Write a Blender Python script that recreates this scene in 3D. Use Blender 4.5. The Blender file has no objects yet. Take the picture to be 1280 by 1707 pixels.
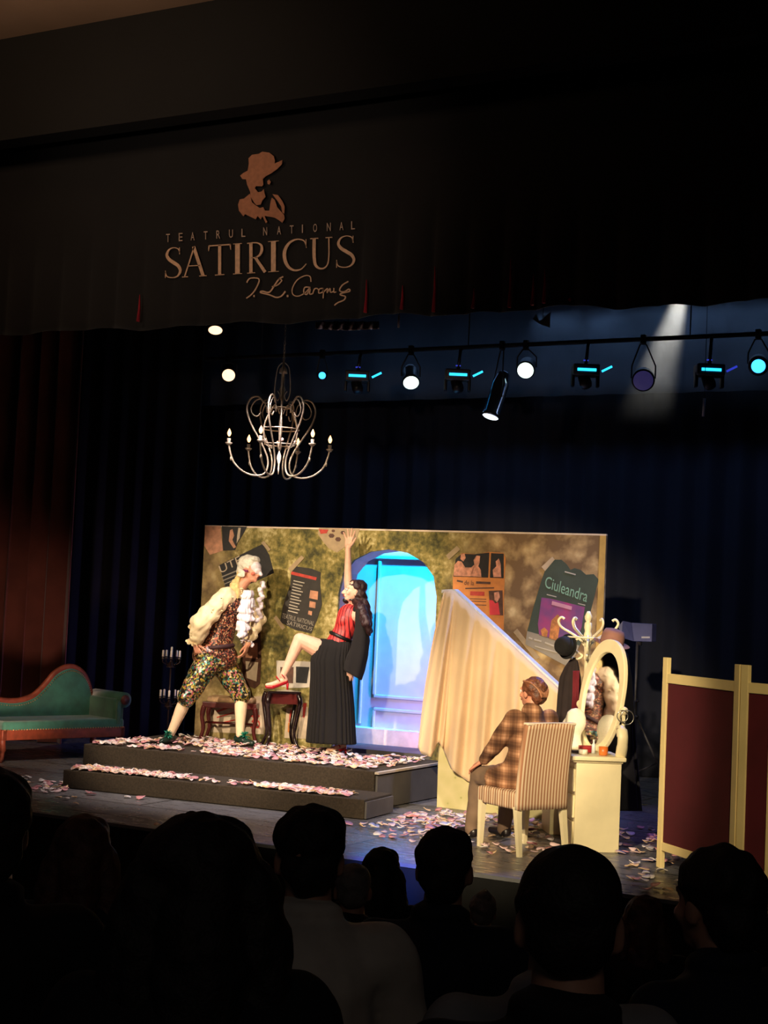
import bpy, bmesh, math, random
from math import sin, cos, pi, radians, sqrt, atan2, exp
from mathutils import Vector, Matrix, noise
random.seed(7)
S = bpy.context.scene
COL = S.collection
V = Vector

# ------------------------------------------------------------------ camera
FPX = 2500.0; YAW = radians(28.5); PITCH = radians(3.5); ROLL = radians(2.6)
CAM = V((0, 0, 1.83))
cw = V((-sin(YAW)*cos(PITCH), cos(YAW)*cos(PITCH), sin(PITCH)))
r0 = V((cos(YAW), sin(YAW), 0)); u0 = r0.cross(cw)
cr = r0*cos(ROLL)+u0*sin(ROLL); cu = -r0*sin(ROLL)+u0*cos(ROLL)
cd = bpy.data.cameras.new('camera'); cam = bpy.data.objects.new('camera', cd); COL.objects.link(cam)
cd.sensor_fit = 'HORIZONTAL'; cd.sensor_width = 36.0; cd.lens = FPX/1280*36.0
cd.clip_start = 0.05; cd.clip_end = 100
cam.matrix_world = Matrix(((cr.x, cu.x, -cw.x, CAM.x), (cr.y, cu.y, -cw.y, CAM.y), (cr.z, cu.z, -cw.z, CAM.z), (0, 0, 0, 1)))
S.camera = cam

def ray(px, py): return cw*FPX + cr*(px-640) - cu*(py-853.5)
def atz(px, py, z):
    d = ray(px, py); return CAM + d*((z-CAM.z)/d.z)
def aty(px, py, y):
    d = ray(px, py); return CAM + d*(y/d.y)
def onplane(px, py, p, n):
    d = ray(px, py); return CAM + d*((p-CAM).dot(n)/d.dot(n))
def atdist(px, py, dist):
    d = ray(px, py).normalized(); return CAM + d*dist

# ------------------------------------------------------------------ view, world, lights
S.view_settings.view_transform = 'Standard'; S.view_settings.look = 'None'
S.view_settings.exposure = 1.3; S.view_settings.gamma = 1.0
S.view_settings.use_curve_mapping = False
wd = bpy.data.worlds.new('world'); S.world = wd; wd.use_nodes = True
wd.node_tree.nodes['Background'].inputs[0].default_value = (0.35, 0.45, 0.6, 1)
wd.node_tree.nodes['Background'].inputs[1].default_value = 0.003

def aim(o, target):
    o.rotation_euler = (V(target)-o.location).to_track_quat('-Z', 'Y').to_euler()
def spot(name, loc, target, watts, color, angle, blend=.3, size=.12, spec=1.0):
    l = bpy.data.lights.new(name, 'SPOT'); l.energy = watts; l.color = color
    l.spot_size = radians(angle); l.spot_blend = blend; l.shadow_soft_size = size
    o = bpy.data.objects.new(name, l); COL.objects.link(o); o.location = loc; aim(o, target)
    return o
def area(name, loc, target, watts, color, sx, sy):
    l = bpy.data.lights.new(name, 'AREA'); l.energy = watts; l.color = color
    l.shape = 'RECTANGLE'; l.size = sx; l.size_y = sy
    o = bpy.data.objects.new(name, l); COL.objects.link(o); o.location = loc; aim(o, target)
    return o
WARM = (1.0, .74, .42); WARMY = (1.0, .80, .46); NEUT = (1.0, .88, .74)
spot('front_light_platform', (-9.0, -1.5, 5.6), (-8.0, 12.6, 1.2), 3000, (1, .80, .56), 16, .35)
spot('front_light_centre', (-1.5, -2.0, 5.4), (-6.3, 12.6, 1.2), 2700, (1, .78, .50), 18, .4)
spot('front_light_vanity', (-3.5, 0.0, 5.6), (-4.6, 11.2, .7), 2000, (1, .80, .50), 17, .5)
spot('front_light_screen', (1.5, 1.0, 5.4), (-3.0, 11.3, .9), 650, (1, .80, .44), 16, .5)
spot('side_light_sofa', (-9.0, 9.9, 4.0), (-11.1, 12.6, .35), 110, (1, .72, .5), 30, .8)
spot('top_light_petals', (-7.2, 10.9, 4.2), (-7.8, 12.2, .3), 260, (1, .84, .78), 62, .6)
spot('blue_top_arch', (-6.9, 13.7, 4.3), (-7.85, 14.8, 2.0), 1300, (.0, .46, 1), 46, .8)
spot('blue_mid_arch', (-6.2, 13.75, 1.9), (-7.9, 14.75, 1.1), 120, (.10, .20, 1), 80, .8)
spot('violet_arch_low', (-6.0, 13.8, .9), (-7.9, 14.75, .5), 95, (.62, .38, 1.0), 95, .9)
spot('blue_edge_light', (-4.0, 12.9, 4.3), (-5.4, 12.6, 1.5), 160, (.35, .48, 1), 50, .6)
spot('blue_floor_light', (-4.2, 13.4, 4.2), (-4.9, 10.1, 0), 150, (.10, .25, 1), 38, .7)
spot('blue_apron_light', (-2.2, 2.0, 5.0), (-4.98, 9.62, .0), 5000, (.01, .10, 1), 4.6, .6)
spot('violet_floor_right', (-2.6, 13.6, 4.0), (-4.2, 12.9, 0), 70, (.35, .25, 1), 40, .7)
area('blue_back_wash', (-6.0, 14.4, 4.9), (-6.0, 16.5, 1.2), 9.0, (.27, .50, 1), 6, .4)
spot('valance_light', (-4.5, 1.5, 3.2), (-6.9, 9.9, 4.75), 190, (1, .76, .60), 30, .9)
spot('curtain_light', (-10.2, 11.2, .25), (-12.2, 13.8, 1.0), 34, (1, .62, .46), 50, 1)
area('audience_fill', (1.5, -2.0, 4.6), (-2.0, 4.0, .8), 2.6, (1, .80, .66), 1.5, 1.0)  # fill added to lift the dark audience, no known lamp there
area('ceiling_fill', (-7.5, 6.5, 5.6), (-8.4, 8.0, 7.2), 15, (1, .66, .42), 1.2, .5)  # fill added to brighten the ceiling corner, its source unseen

# ------------------------------------------------------------------ materials
def lin(c):
    c = c/255.0
    return c/12.92 if c <= .04045 else ((c+.055)/1.055)**2.4
def rgb(r, g, b): return (lin(r), lin(g), lin(b), 1)
MATS = {}
def new_mat(name):
    m = bpy.data.materials.new(name); m.use_nodes = True
    nt = m.node_tree; b = nt.nodes['Principled BSDF']
    return m, nt, b
def mat(name, c, rough=.7, metal=0, var=.12, scale=8, bump=0, bscale=None, sheen=0, coat=0, c2=None, emit=None, estr=0, trans=0):
    """noise-varied principled material"""
    if name in MATS: return MATS[name]
    m, nt, b = new_mat(name)
    N = nt.nodes; L = nt.links
    tc = N.new('ShaderNodeTexCoord'); nz = N.new('ShaderNodeTexNoise')
    nz.inputs['Scale'].default_value = scale; nz.inputs['Detail'].default_value = 4
    L.new(tc.outputs['Object'], nz.inputs['Vector'])
    cr_ = N.new('ShaderNodeValToRGB')
    a = c; d = c2 if c2 else tuple(min(1, x*(1+var)+.002*var) for x in c[:3])+(1,)
    if not c2: a = tuple(x*(1-var) for x in c[:3])+(1,)
    cr_.color_ramp.elements[0].position = .35; cr_.color_ramp.elements[1].position = .65
    cr_.color_ramp.elements[0].color = a; cr_.color_ramp.elements[1].color = d
    L.new(nz.outputs[0], cr_.inputs[0]); L.new(cr_.outputs[0], b.inputs['Base Color'])
    b.inputs['Roughness'].default_value = rough; b.inputs['Metallic'].default_value = metal
    if sheen: b.inputs['Sheen Weight'].default_value = sheen
    if coat: b.inputs['Coat Weight'].default_value = coat
    if trans: b.inputs['Transmission Weight'].default_value = trans
    if emit:
        b.inputs['Emission Color'].default_value = emit; b.inputs['Emission Strength'].default_value = estr
    if bump:
        n2 = N.new('ShaderNodeTexNoise'); n2.inputs['Scale'].default_value = bscale or scale*4
        L.new(tc.outputs['Object'], n2.inputs['Vector'])
        bp = N.new('ShaderNodeBump'); bp.inputs['Strength'].default_value = bump; bp.inputs['Distance'].default_value = .01
        L.new(n2.outputs[0], bp.inputs['Height']); L.new(bp.outputs[0], b.inputs['Normal'])
    MATS[name] = m
    return m
def ramp_mat(name, tex, scale, stops, rough=.6, metal=0, coords='Object', stretch=(1, 1, 1), constant=False, out=0, bump=0, rot=(0, 0, 0)):
    m, nt, b = new_mat(name); N = nt.nodes; L = nt.links
    tc = N.new('ShaderNodeTexCoord'); mp = N.new('ShaderNodeMapping'); mp.inputs['Scale'].default_value = stretch
    mp.inputs['Rotation'].default_value = rot
    L.new(tc.outputs[coords], mp.inputs[0])
    if tex == 'voronoi':
        t = N.new('ShaderNodeTexVoronoi'); t.inputs['Scale'].default_value = scale; src = t.outputs['Color' if out == 1 else 'Distance']
    elif tex == 'wave':
        t = N.new('ShaderNodeTexWave'); t.inputs['Scale'].default_value = scale; src = t.outputs[0]
    else:
        t = N.new('ShaderNodeTexNoise'); t.inputs['Scale'].default_value = scale; t.inputs['Detail'].default_value = 6; src = t.outputs[0]
    L.new(mp.outputs[0], t.inputs[0])
    if out == 1:
        sp = N.new('ShaderNodeSeparateColor'); L.new(src, sp.inputs[0]); src = sp.outputs[0]
    r = N.new('ShaderNodeValToRGB'); e = r.color_ramp.elements
    if constant: r.color_ramp.interpolation = 'CONSTANT'
    e[0].position, e[0].color = stops[0]; e[1].position, e[1].color = stops[-1]
    for p, c in stops[1:-1]:
        x = e.new(p); x.color = c
    L.new(src, r.inputs[0]); L.new(r.outputs[0], b.inputs['Base Color'])
    b.inputs['Roughness'].default_value = rough; b.inputs['Metallic'].default_value = metal
    if bump:
        bp = N.new('ShaderNodeBump'); bp.inputs['Strength'].default_value = bump; bp.inputs['Distance'].default_value = .01
        L.new(src, bp.inputs['Height']); L.new(bp.outputs[0], b.inputs['Normal'])
    MATS[name] = m
    return m
def glow(name, c, s):
    m, nt, b = new_mat(name)
    tc = nt.nodes.new('ShaderNodeTexCoord'); nz = nt.nodes.new('ShaderNodeTexNoise'); nz.inputs['Scale'].default_value = 30
    mx = nt.nodes.new('ShaderNodeMapRange'); mx.inputs[3].default_value = s*.8; mx.inputs[4].default_value = s*1.2
    nt.links.new(tc.outputs['Object'], nz.inputs[0]); nt.links.new(nz.outputs[0], mx.inputs[0]); nt.links.new(mx.outputs[0], b.inputs['Emission Strength'])
    b.inputs['Base Color'].default_value = (.1, .1, .1, 1); b.inputs['Emission Color'].default_value = c
    MATS[name] = m
    return m

# ------------------------------------------------------------------ mesh builder
WLOC = {}
def tag(o, label=None, cat=None, group=None, kind=None):
    if label: o['label'] = label
    if cat: o['category'] = cat
    if group: o['group'] = group
    if kind: o['kind'] = kind
    return o
def thing(name, label, cat, loc=(0, 0, 0), rz=0, group=None):
    o = bpy.data.objects.new(name, None); COL.objects.link(o); o.empty_display_size = .1
    o.location = loc; o.rotation_euler = (0, 0, rz); WLOC[o.name] = V(loc)
    return tag(o, label, cat, group)
class MB:
    def __init__(s): s.v = []; s.f = []
    def add(s, vs, fs):
        n = len(s.v); s.v += [V(p) for p in vs]; s.f += [tuple(i+n for i in f) for f in fs]; return s
    def box(s, c, size, rot=None, bev=0):
        c = V(c); h = V(size)*.5; R = rot if rot else Matrix.Identity(3)
        if bev <= 0:
            vs = [c+R@V((x*h.x, y*h.y, z*h.z)) for x in (-1, 1) for y in (-1, 1) for z in (-1, 1)]
            return s.add(vs, [(0, 1, 3, 2), (4, 6, 7, 5), (0, 4, 5, 1), (2, 3, 7, 6), (0, 2, 6, 4), (1, 5, 7, 3)])
        bm = bmesh.new(); bmesh.ops.create_cube(bm, size=1)
        for v in bm.verts: v.co = V((v.co.x*size[0], v.co.y*size[1], v.co.z*size[2]))
        bmesh.ops.bevel(bm, geom=bm.edges[:], offset=min(bev, min(size)*.45), segments=3, profile=.6, affect='EDGES')
        bm.verts.index_update()
        s.add([c+R@v.co for v in bm.verts], [[v.index for v in f.verts] for f in bm.faces]); bm.free()
        return s
    def tube(s, pts, r, seg=10, cap=True, flat=1.0, closed=False):
        pts = [V(p) for p in pts]; n = len(pts); rs = r if isinstance(r, (list, tuple)) else [r]*n
        base = len(s.v); prev = None
        for i, p in enumerate(pts):
            if closed: t = pts[(i+1) % n]-pts[i-1]
            else: t = pts[min(i+1, n-1)]-pts[max(i-1, 0)]
            t = t.normalized() if t.length > 1e-9 else V((0, 0, 1))
            if prev is None:
                a = V((0, 0, 1)) if abs(t.z) < .9 else V((1, 0, 0))
                x = t.cross(a).normalized()
            else:
                x = (prev-t*prev.dot(t)); x = x.normalized() if x.length > 1e-6 else t.orthogonal().normalized()
            prev = x; y = t.cross(x)
            for k in range(seg):
                a = 2*pi*k/seg; s.v.append(p+x*cos(a)*rs[i]+y*sin(a)*rs[i]*flat)
        m = n if closed else n-1
        for i in range(m):
            for k in range(seg):
                a = base+i*seg; b = base+((i+1) % n)*seg
                s.f.append((a+k, a+(k+1) % seg, b+(k+1) % seg, b+k))
        if cap and not closed:
            s.f.append(tuple(base+k for k in reversed(range(seg)))); s.f.append(tuple(base+(n-1)*seg+k for k in range(seg)))
        return s
    def lathe(s, prof, c=(0, 0, 0), axis=(0, 0, 1), seg=20):
        c = V(c); ax = V(axis).normalized(); x = ax.orthogonal().normalized(); y = ax.cross(x); base = len(s.v)
        for (r, z) in prof:
            for k in range(seg):
                a = 2*pi*k/seg; s.v.append(c+ax*z+(x*cos(a)+y*sin(a))*max(r, 1e-4))
        for i in range(len(prof)-1):
            for k in range(seg):
                a = base+i*seg; b = a+seg; s.f.append((a+k, a+(k+1) % seg, b+(k+1) % seg, b+k))
        s.f.append(tuple(base+k for k in reversed(range(seg)))); s.f.append(tuple(base+(len(prof)-1)*seg+k for k in range(seg)))
        return s
    def ell(s, c, rad, rot=None, seg=20, rings=12):
        c = V(c); R = rot if rot else Matrix.Identity(3); base = len(s.v)
        s.v.append(c+R@V((0, 0, rad[2])))
        for i in range(1, rings):
            t = pi*i/rings
            for k in range(seg):
                a = 2*pi*k/seg; s.v.append(c+R@V((rad[0]*sin(t)*cos(a), rad[1]*sin(t)*sin(a), rad[2]*cos(t))))
        s.v.append(c+R@V((0, 0, -rad[2]))); last = len(s.v)-1
        for k in range(seg): s.f.append((base, base+1+k, base+1+(k+1) % seg))
        for i in range(rings-2):
            for k in range(seg):
                a = base+1+i*seg; b = a+seg; s.f.append((a+k, b+k, b+(k+1) % seg, a+(k+1) % seg))
        a = base+1+(rings-2)*seg
        for k in range(seg): s.f.append((a+k, last, a+(k+1) % seg))
        return s
    def cap(s, p, q, r1, r2, seg=14):
        """tapered capsule"""
        p = V(p); q = V(q); ax = (q-p)
        if ax.length < 1e-5: return s.ell(p, (r1, r1, r1))
        ln = ax.length; prof = []
        for i in range(6):
            t = pi/2*i/5; prof.append((r1*sin(t), -r1*cos(t)))
        for i in range(1, 4):
            prof.append((r1+(r2-r1)*i/4, ln*i/4))
        for i in range(6):
            t = pi/2*i/5; prof.append((r2*cos(t), ln+r2*sin(t)))
        return s.lathe(prof, p, ax, seg)
    def chain(s, pts, rs):
        for i in range(len(pts)-1): s.cap(pts[i], pts[i+1], rs[i], rs[i+1])
        return s
    def prism(s, poly, off):
        off = V(off); n = len(poly)
        s.add([V(p) for p in poly]+[V(p)+off for p in poly], [tuple(range(n)), tuple(reversed(range(n, 2*n)))]+[((i+1) % n, i, i+n, (i+1) % n+n) for i in range(n)])
        return s
    def grid(s, fn, nu, nv, closed_u=False):
        base = len(s.v)
        for j in range(nv+1):
            for i in range(nu+(0 if closed_u else 1)): s.v.append(V(fn(i/nu, j/nv)))
        w = nu if closed_u else nu+1
        for j in range(nv):
            for i in range(nu):
                a = base+j*w+i; b = base+j*w+(i+1) % w
                s.f.append((a, b, b+w, a+w))
        return s
    def build(s, name, m=None, parent=None, smooth=True, solid=0, local=False, label=None, remesh=0, smo=0, kind=None, loc=None, sub=0, disp=None, bevel=0):
        me = bpy.data.meshes.new(name)
        off = V((0, 0, 0))
        if not local and parent is not None: off = WLOC.get(parent.name, V((0, 0, 0)))
        if loc is not None: off = V(loc)
        me.from_pydata([p-off for p in s.v], [], s.f); me.update()
        o = bpy.data.objects.new(name, me); COL.objects.link(o)
        if m: me.materials.append(m)
        mods = []
        if remesh:
            r = o.modifiers.new('r', 'REMESH'); r.mode = 'VOXEL'; r.voxel_size = remesh; mods.append(r)
            if smo:
                q = o.modifiers.new('s', 'SMOOTH'); q.factor = .6; q.iterations = smo
        if solid:
            q = o.modifiers.new('t', 'SOLIDIFY'); q.thickness = solid; q.offset = 0
        if bevel:
            q = o.modifiers.new('b', 'BEVEL'); q.width = bevel; q.segments = 2; q.limit_method = 'ANGLE'
        if sub:
            q = o.modifiers.new('u', 'SUBSURF'); q.levels = sub; q.render_levels = sub
        if len(o.modifiers):
            dg = bpy.context.evaluated_depsgraph_get(); dg.update()
            me2 = bpy.data.meshes.new_from_object(o.evaluated_get(dg)); o.modifiers.clear(); o.data = me2; me2.name = name
            bpy.data.meshes.remove(me); me = me2
            if not len(me.materials) and m: me.materials.append(m)
        if disp:
            amp, sc = disp
            for v in me.vertices:
                v.co += v.normal*amp*noise.noise(v.co*sc)
        if smooth:
            me.polygons.foreach_set('use_smooth', [True]*len(me.polygons))
        if parent is not None:
            o.parent = parent; WLOC[o.name] = WLOC.get(parent.name, V((0, 0, 0)))
            if loc is not None: o.location = V(loc)-WLOC.get(parent.name, V((0, 0, 0))) if not local else V(loc)
        elif loc is not None: o.location = loc
        if parent is None: WLOC[o.name] = V(loc) if loc is not None else V((0, 0, 0))
        if label: o['label'] = label
        if kind: o['kind'] = kind
        return o
def copy_tree(o, parent=None):
    c = o.copy(); COL.objects.link(c)
    if parent is not None: c.parent = parent
    for ch in list(o.children): copy_tree(ch, c)
    return c
def rotz(a): return Matrix.Rotation(a, 3, 'Z')
def rotaxis(a, ax): return Matrix.Rotation(a, 3, ax)
def lerp(a, b, t): return a+(b-a)*t
def smoothpts(pts, k=6):
    """catmull-rom"""
    P = [V(p) for p in pts]; out = []
    for i in range(len(P)-1):
        p0 = P[max(i-1, 0)]; p1 = P[i]; p2 = P[i+1]; p3 = P[min(i+2, len(P)-1)]
        for j in range(k):
            t = j/k
            out.append(.5*((2*p1)+(p2-p0)*t+(2*p0-5*p1+4*p2-p3)*t*t+(3*p1-p0-3*p2+p3)*t**3))
    out.append(P[-1]); return out
def interp(xs, x):
    for i in range(len(xs)-1):
        if x <= xs[i+1][0]:
            a, b = xs[i], xs[i+1]; t = (x-a[0])/(b[0]-a[0]) if b[0] > a[0] else 0
            return tuple(lerp(a[k], b[k], t) for k in range(1, len(a)))
    return tuple(xs[-1][1:])
# ------------------------------------------------------------------ the setting
M_black = mat('black_drape', rgb(20, 19, 20), .95, var=.25, scale=3, bump=.2)
M_val = mat('valance_velvet', rgb(9, 7, 7), .9, var=.3, scale=2, sheen=.3)
M_navy = mat('navy_drape', rgb(24, 28, 44), .95, var=.15, scale=1.5)
M_maroon = mat('maroon_drape', rgb(118, 64, 52), .9, var=.2, scale=2, sheen=.2)
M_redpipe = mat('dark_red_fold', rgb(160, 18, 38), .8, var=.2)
M_ceil = mat('painted_ceiling', rgb(150, 125, 105), .9, var=.08, scale=1.2, bump=.1)
M_hdr = mat('black_header', rgb(13, 13, 12), .95, var=.2, scale=.8)
M_apron = mat('apron_black', rgb(9, 9, 9), .9, var=.2)
M_aud = mat('auditorium_carpet', rgb(38, 32, 32), .95, var=.2, scale=20)
M_trim = mat('edge_metal', rgb(120, 120, 122), .5, .0, var=.1)

def floor_mat():
    m, nt, b = new_mat('stage_vinyl'); N = nt.nodes; L = nt.links
    tc = N.new('ShaderNodeTexCoord'); br = N.new('ShaderNodeTexBrick')
    br.inputs['Color1'].default_value = rgb(128, 126, 128); br.inputs['Color2'].default_value = rgb(108, 107, 110)
    br.inputs['Mortar'].default_value = rgb(30, 30, 32); br.inputs['Scale'].default_value = 1
    br.inputs['Mortar Size'].default_value = .012; br.inputs['Brick Width'].default_value = 1.6; br.inputs['Row Height'].default_value = .62
    L.new(tc.outputs['Object'], br.inputs[0])
    nz = N.new('ShaderNodeTexNoise'); nz.inputs['Scale'].default_value = 5; nz.inputs['Detail'].default_value = 6
    mp = N.new('ShaderNodeMapping'); mp.inputs['Scale'].default_value = (1, 4, 1); L.new(tc.outputs['Object'], mp.inputs[0]); L.new(mp.outputs[0], nz.inputs[0])
    mr = N.new('ShaderNodeMapRange'); mr.inputs[1].default_value = .35; mr.inputs[2].default_value = .7; mr.inputs[3].default_value = .22; mr.inputs[4].default_value = .5
    L.new(nz.outputs[0], mr.inputs[0]); L.new(mr.outputs[0], b.inputs['Roughness'])
    mx = N.new('ShaderNodeMixRGB'); mx.blend_type = 'MULTIPLY'; mx.inputs[0].default_value = .5
    L.new(br.outputs[0], mx.inputs[1]); L.new(nz.outputs[0], mx.inputs[2]); L.new(mx.outputs[0], b.inputs['Base Color'])
    return m
def struct(mb, name, m, **k):
    o = mb.build(name, m, smooth=k.pop('smooth', False), **k); o['kind'] = 'structure'; return o
EDGE = 9.62
struct(MB().box((-6.5, (EDGE+17.5)/2, -.05), (21, 17.5-EDGE, .1)), 'floor', floor_mat())
struct(MB().box((-6.5, EDGE-.012, -.57), (21, .04, 1.08)), 'wall_apron', M_apron)
struct(MB().box((-6.5, EDGE-.012, -.012), (21, .046, .026)), 'trim_1', M_trim)
struct(MB().add([(-17, -3, .62+.3), (4, -3, .92), (4, EDGE, -1.1), (-17, EDGE, -1.1), (-17, -3, .72), (4, -3, .72), (4, EDGE, -1.3), (-17, EDGE, -1.3)],
       [(0, 1, 2, 3), (7, 6, 5, 4), (0, 4, 5, 1), (1, 5, 6, 2), (2, 6, 7, 3), (3, 7, 4, 0)]), 'floor_auditorium', M_aud)
zc = aty(0, 66, 9.3).z
struct(MB().box((-6.5, 6.3, zc+.05), (21, 6.0, .1)), 'ceiling', M_ceil)
zh = aty(640, 170, 9.6).z
struct(MB().box((-6.5, 9.4, (zc+zh)/2), (21, .2, zc-zh)), 'wall_proscenium', M_hdr)
struct(MB().box((-6.5, 13.4, 7.45), (21, 8, .1)), 'ceiling_stage', M_hdr)
struct(MB().box((-6.5, 17.4, 3.6), (21, .1, 7.4)), 'wall_back', M_hdr)
struct(MB().box((-17, 11, 3.2), (.1, 13, 8)), 'wall_left', M_hdr)
struct(MB().box((4, 11, 3.2), (.1, 13, 8)), 'wall_right', M_hdr)

def curtain(x0, x1, y, z0, z1, pitch, amp, seedv=0, nz_=14, bottom=None, fade=False):
    """pleated hanging cloth along x"""
    n = int((x1-x0)/pitch*10)
    def fn(u, v):
        x = lerp(x0, x1, u)
        ph = x/pitch*2*pi+1.7*noise.noise(V((x*.8, seedv, 0)))*2
        z = lerp(z1, z0, v)
        if bottom: z = lerp(z1, bottom(x), v)
        k = amp*(.35+.65*v if fade else 1)*(1+.5*noise.noise(V((x*1.3, z*.15, seedv+5))))
        a = sin(ph); a = a*(1-.25*a*a)
        return (x+.25*k*sin(ph*2), y+k*a, z)
    return MB().grid(fn, n, nz_)
# back curtain, legs, borders
o = curtain(-15.5, -2.0, 16.6, 0.01, 7.0, .34, .06, 1).build('backcloth', M_navy, solid=.012)
tag(o, 'dark navy pleated backcloth hanging across the rear of the stage', 'curtain')
xl = aty(326, 900, 15.1).x
o = curtain(xl-3.0, xl, 15.1, 0.01, 6.5, .3, .05, 2).build('leg_curtain', M_black, solid=.012)
tag(o, 'black leg curtain hanging between the maroon curtain and the poster wall', 'curtain', )
xl = aty(128, 900, 13.95).x
o = curtain(xl-2.4, xl, 13.95, 0.01, 5.6, .36, .13, 3).build('leg_curtain', M_maroon, solid=.015)
tag(o, 'maroon velvet leg curtain hanging behind the green chaise', 'curtain')
zb = aty(640, 668, 15.6).z
def curtain_mat(): return mat('haze_grey_border', rgb(46, 48, 52), .95, var=.2, scale=1.2)  # grey haze in front of the border is put into its colour
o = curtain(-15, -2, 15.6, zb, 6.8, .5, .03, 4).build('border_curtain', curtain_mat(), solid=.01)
tag(o, 'border curtain greyed to stand for haze, hanging behind the row of stage lamps', 'curtain')
# valance with logo
VY = 9.95
zt = zh+.6
VB = [(aty(px, py, VY).x, aty(px, py, VY).z) for px, py in ((-400, 570), (0, 557), (230, 548), (600, 531), (1000, 513), (1045, 515), (1130, 508), (1180, 509), (1280, 505), (1500, 500))]
def vbot(x):
    # bottom edge as the photo shows: straight on the left, slightly scalloped on the right
    return interp(VB, x)[0] + .012*sin(x*4.3)+.01*sin(x*9.1)
def vfn(u, v):
    x = lerp(-14.5, -1.0, u); z = lerp(zt, vbot(x), v)
    q = max(0, min(1, (v-.52)/.3)); q = q*q*(3-2*q)
    right = max(0, min(1, (x+5.95)/.4))
    ph = x/.30*2*pi+.9*noise.noise(V((x*.9, 3, 0)))
    a = -abs(sin(ph/2))**.6
    return (x, VY+a*.06*q*(.35+.65*right), z)
va = thing('valance', 'black velvet proscenium valance carrying the gold theatre lettering', 'curtain', (-6.5, VY, 0))
MB().grid(vfn, 520, 24).build('drape', M_val, va, solid=.01)
# red pleat edges at the valance hem, caught light put into a brighter red
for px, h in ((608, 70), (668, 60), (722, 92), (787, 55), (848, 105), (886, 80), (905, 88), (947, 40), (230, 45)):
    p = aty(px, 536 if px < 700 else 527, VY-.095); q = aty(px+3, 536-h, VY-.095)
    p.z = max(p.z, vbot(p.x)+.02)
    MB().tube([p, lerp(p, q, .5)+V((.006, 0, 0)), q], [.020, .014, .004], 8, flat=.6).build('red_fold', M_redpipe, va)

# ---- lettering on the valance
M_gold = mat('gold_thread', rgb(228, 186, 150), .6, .0, var=.12, scale=30)
M_bronze = mat('bronze_thread', rgb(176, 118, 86), .7, .0, var=.1, scale=30)
M_dimgold = mat('dim_gold_thread', rgb(190, 164, 144), .7, .0, var=.1, scale=30)
LY = VY-.036
def plane_y(y): return (V((0, y, 0)), V((0, 1, 0)))
def poly_px(mb, pts, pl, th, out):
    """polygon traced at its real place on a flat surface; th = thickness, out = outward normal"""
    mb.prism([onplane(px, py, *pl)+out*th for px, py in pts], -out*th); return mb
def stroke2(pts, ws, k=6):
    """ribbon polygon from 2-D centre line and widths"""
    P = smoothpts([(x, y, w) for (x, y), w in zip(pts, ws)], k) if len(pts) > 2 else [V((pts[0][0], pts[0][1], ws[0])), V((pts[1][0], pts[1][1], ws[1]))]
    L_, R_ = [], []
    for i, p in enumerate(P):
        t = (P[min(i+1, len(P)-1)]-P[max(i-1, 0)]); t.z = 0
        if t.length < 1e-9: t = V((1, 0, 0))
        t.normalize(); n = V((-t.y, t.x, 0)); w = p.z/2
        L_.append((p.x+n.x*w, p.y+n.y*w)); R_.append((p.x-n.x*w, p.y-n.y*w))
    return L_, R_
def stroke_px(mb, pts, ws, pl, th, out, k=6):
    L_, R_ = stroke2(pts, ws, k)
    for i in range(len(L_)-1):
        poly_px(mb, [L_[i], L_[i+1], R_[i+1], R_[i]], pl, th, out)
    return mb
OUTY = V((0, -1, 0))
G = {}
G['S'] = [([(.86, .80), (.80, .93), (.55, .985), (.30, .93), (.18, .77), (.30, .62), (.55, .50), (.80, .38), (.90, .22), (.76, .06), (.48, .015), (.18, .07), (.10, .22)], [.03, .05, .04, .07, .12, .15, .16, .15, .12, .07, .04, .05, .03]), ([(.86, .98), (.86, .76)], [.03, .03]), ([(.10, .02), (.10, .26)], [.03, .03])]
G['A'] = [([(.10, .02), (.50, .98)], [.045, .05]), ([(.47, .98), (.86, .02)], [.13, .13]), ([(.25, .36), (.74, .36)], [.035, .035]), ([(0, .015), (.24, .015)], [.035, .035]), ([(.70, .015), (1, .015)], [.035, .035])]
G['T'] = [([(.5, .97), (.5, .02)], [.12, .12]), ([(.03, .965), (.97, .965)], [.05, .05]), ([(.04, .97), (.02, .80)], [.05, .02]), ([(.96, .97), (.98, .80)], [.05, .02]), ([(.3, .015), (.7, .015)], [.035, .035])]
G['I'] = [([(.5, .97), (.5, .02)], [.27, .27]), ([(.1, .975), (.9, .975)], [.035, .035]), ([(.1, .015), (.9, .015)], [.035, .035])]
G['R'] = [([(.22, .97), (.22, .02)], [.14, .14]), ([(.02, .965), (.50, .965), (.76, .88), (.80, .73), (.70, .58), (.48, .50), (.25, .50)], [.04, .05, .09, .12, .09, .05, .035]), ([(.45, .50), (.98, .015)], [.12, .14]), ([(.02, .015), (.44, .015)], [.035, .035])]
G['C'] = [([(.95, .74), (.86, .92), (.58, .985), (.28, .90), (.09, .68), (.07, .42), (.20, .16), (.45, .02), (.74, .04), (.95, .20)], [.03, .05, .05, .09, .13, .14, .12, .08, .05, .025]), ([(.94, .97), (.95, .70)], [.025, .025])]
G['U'] = [([(.18, .97), (.18, .40), (.26, .12), (.50, .015), (.74, .10), (.83, .38), (.83, .97)], [.13, .13, .11, .07, .05, .045, .045]), ([(0, .975), (.36, .975)], [.035, .035]), ([(.68, .975), (.98, .975)], [.035, .035])]
def zx(x, y): return (250+x/3.459, 230+y/3.459)
mb = MB(); pl = plane_y(LY)
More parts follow.
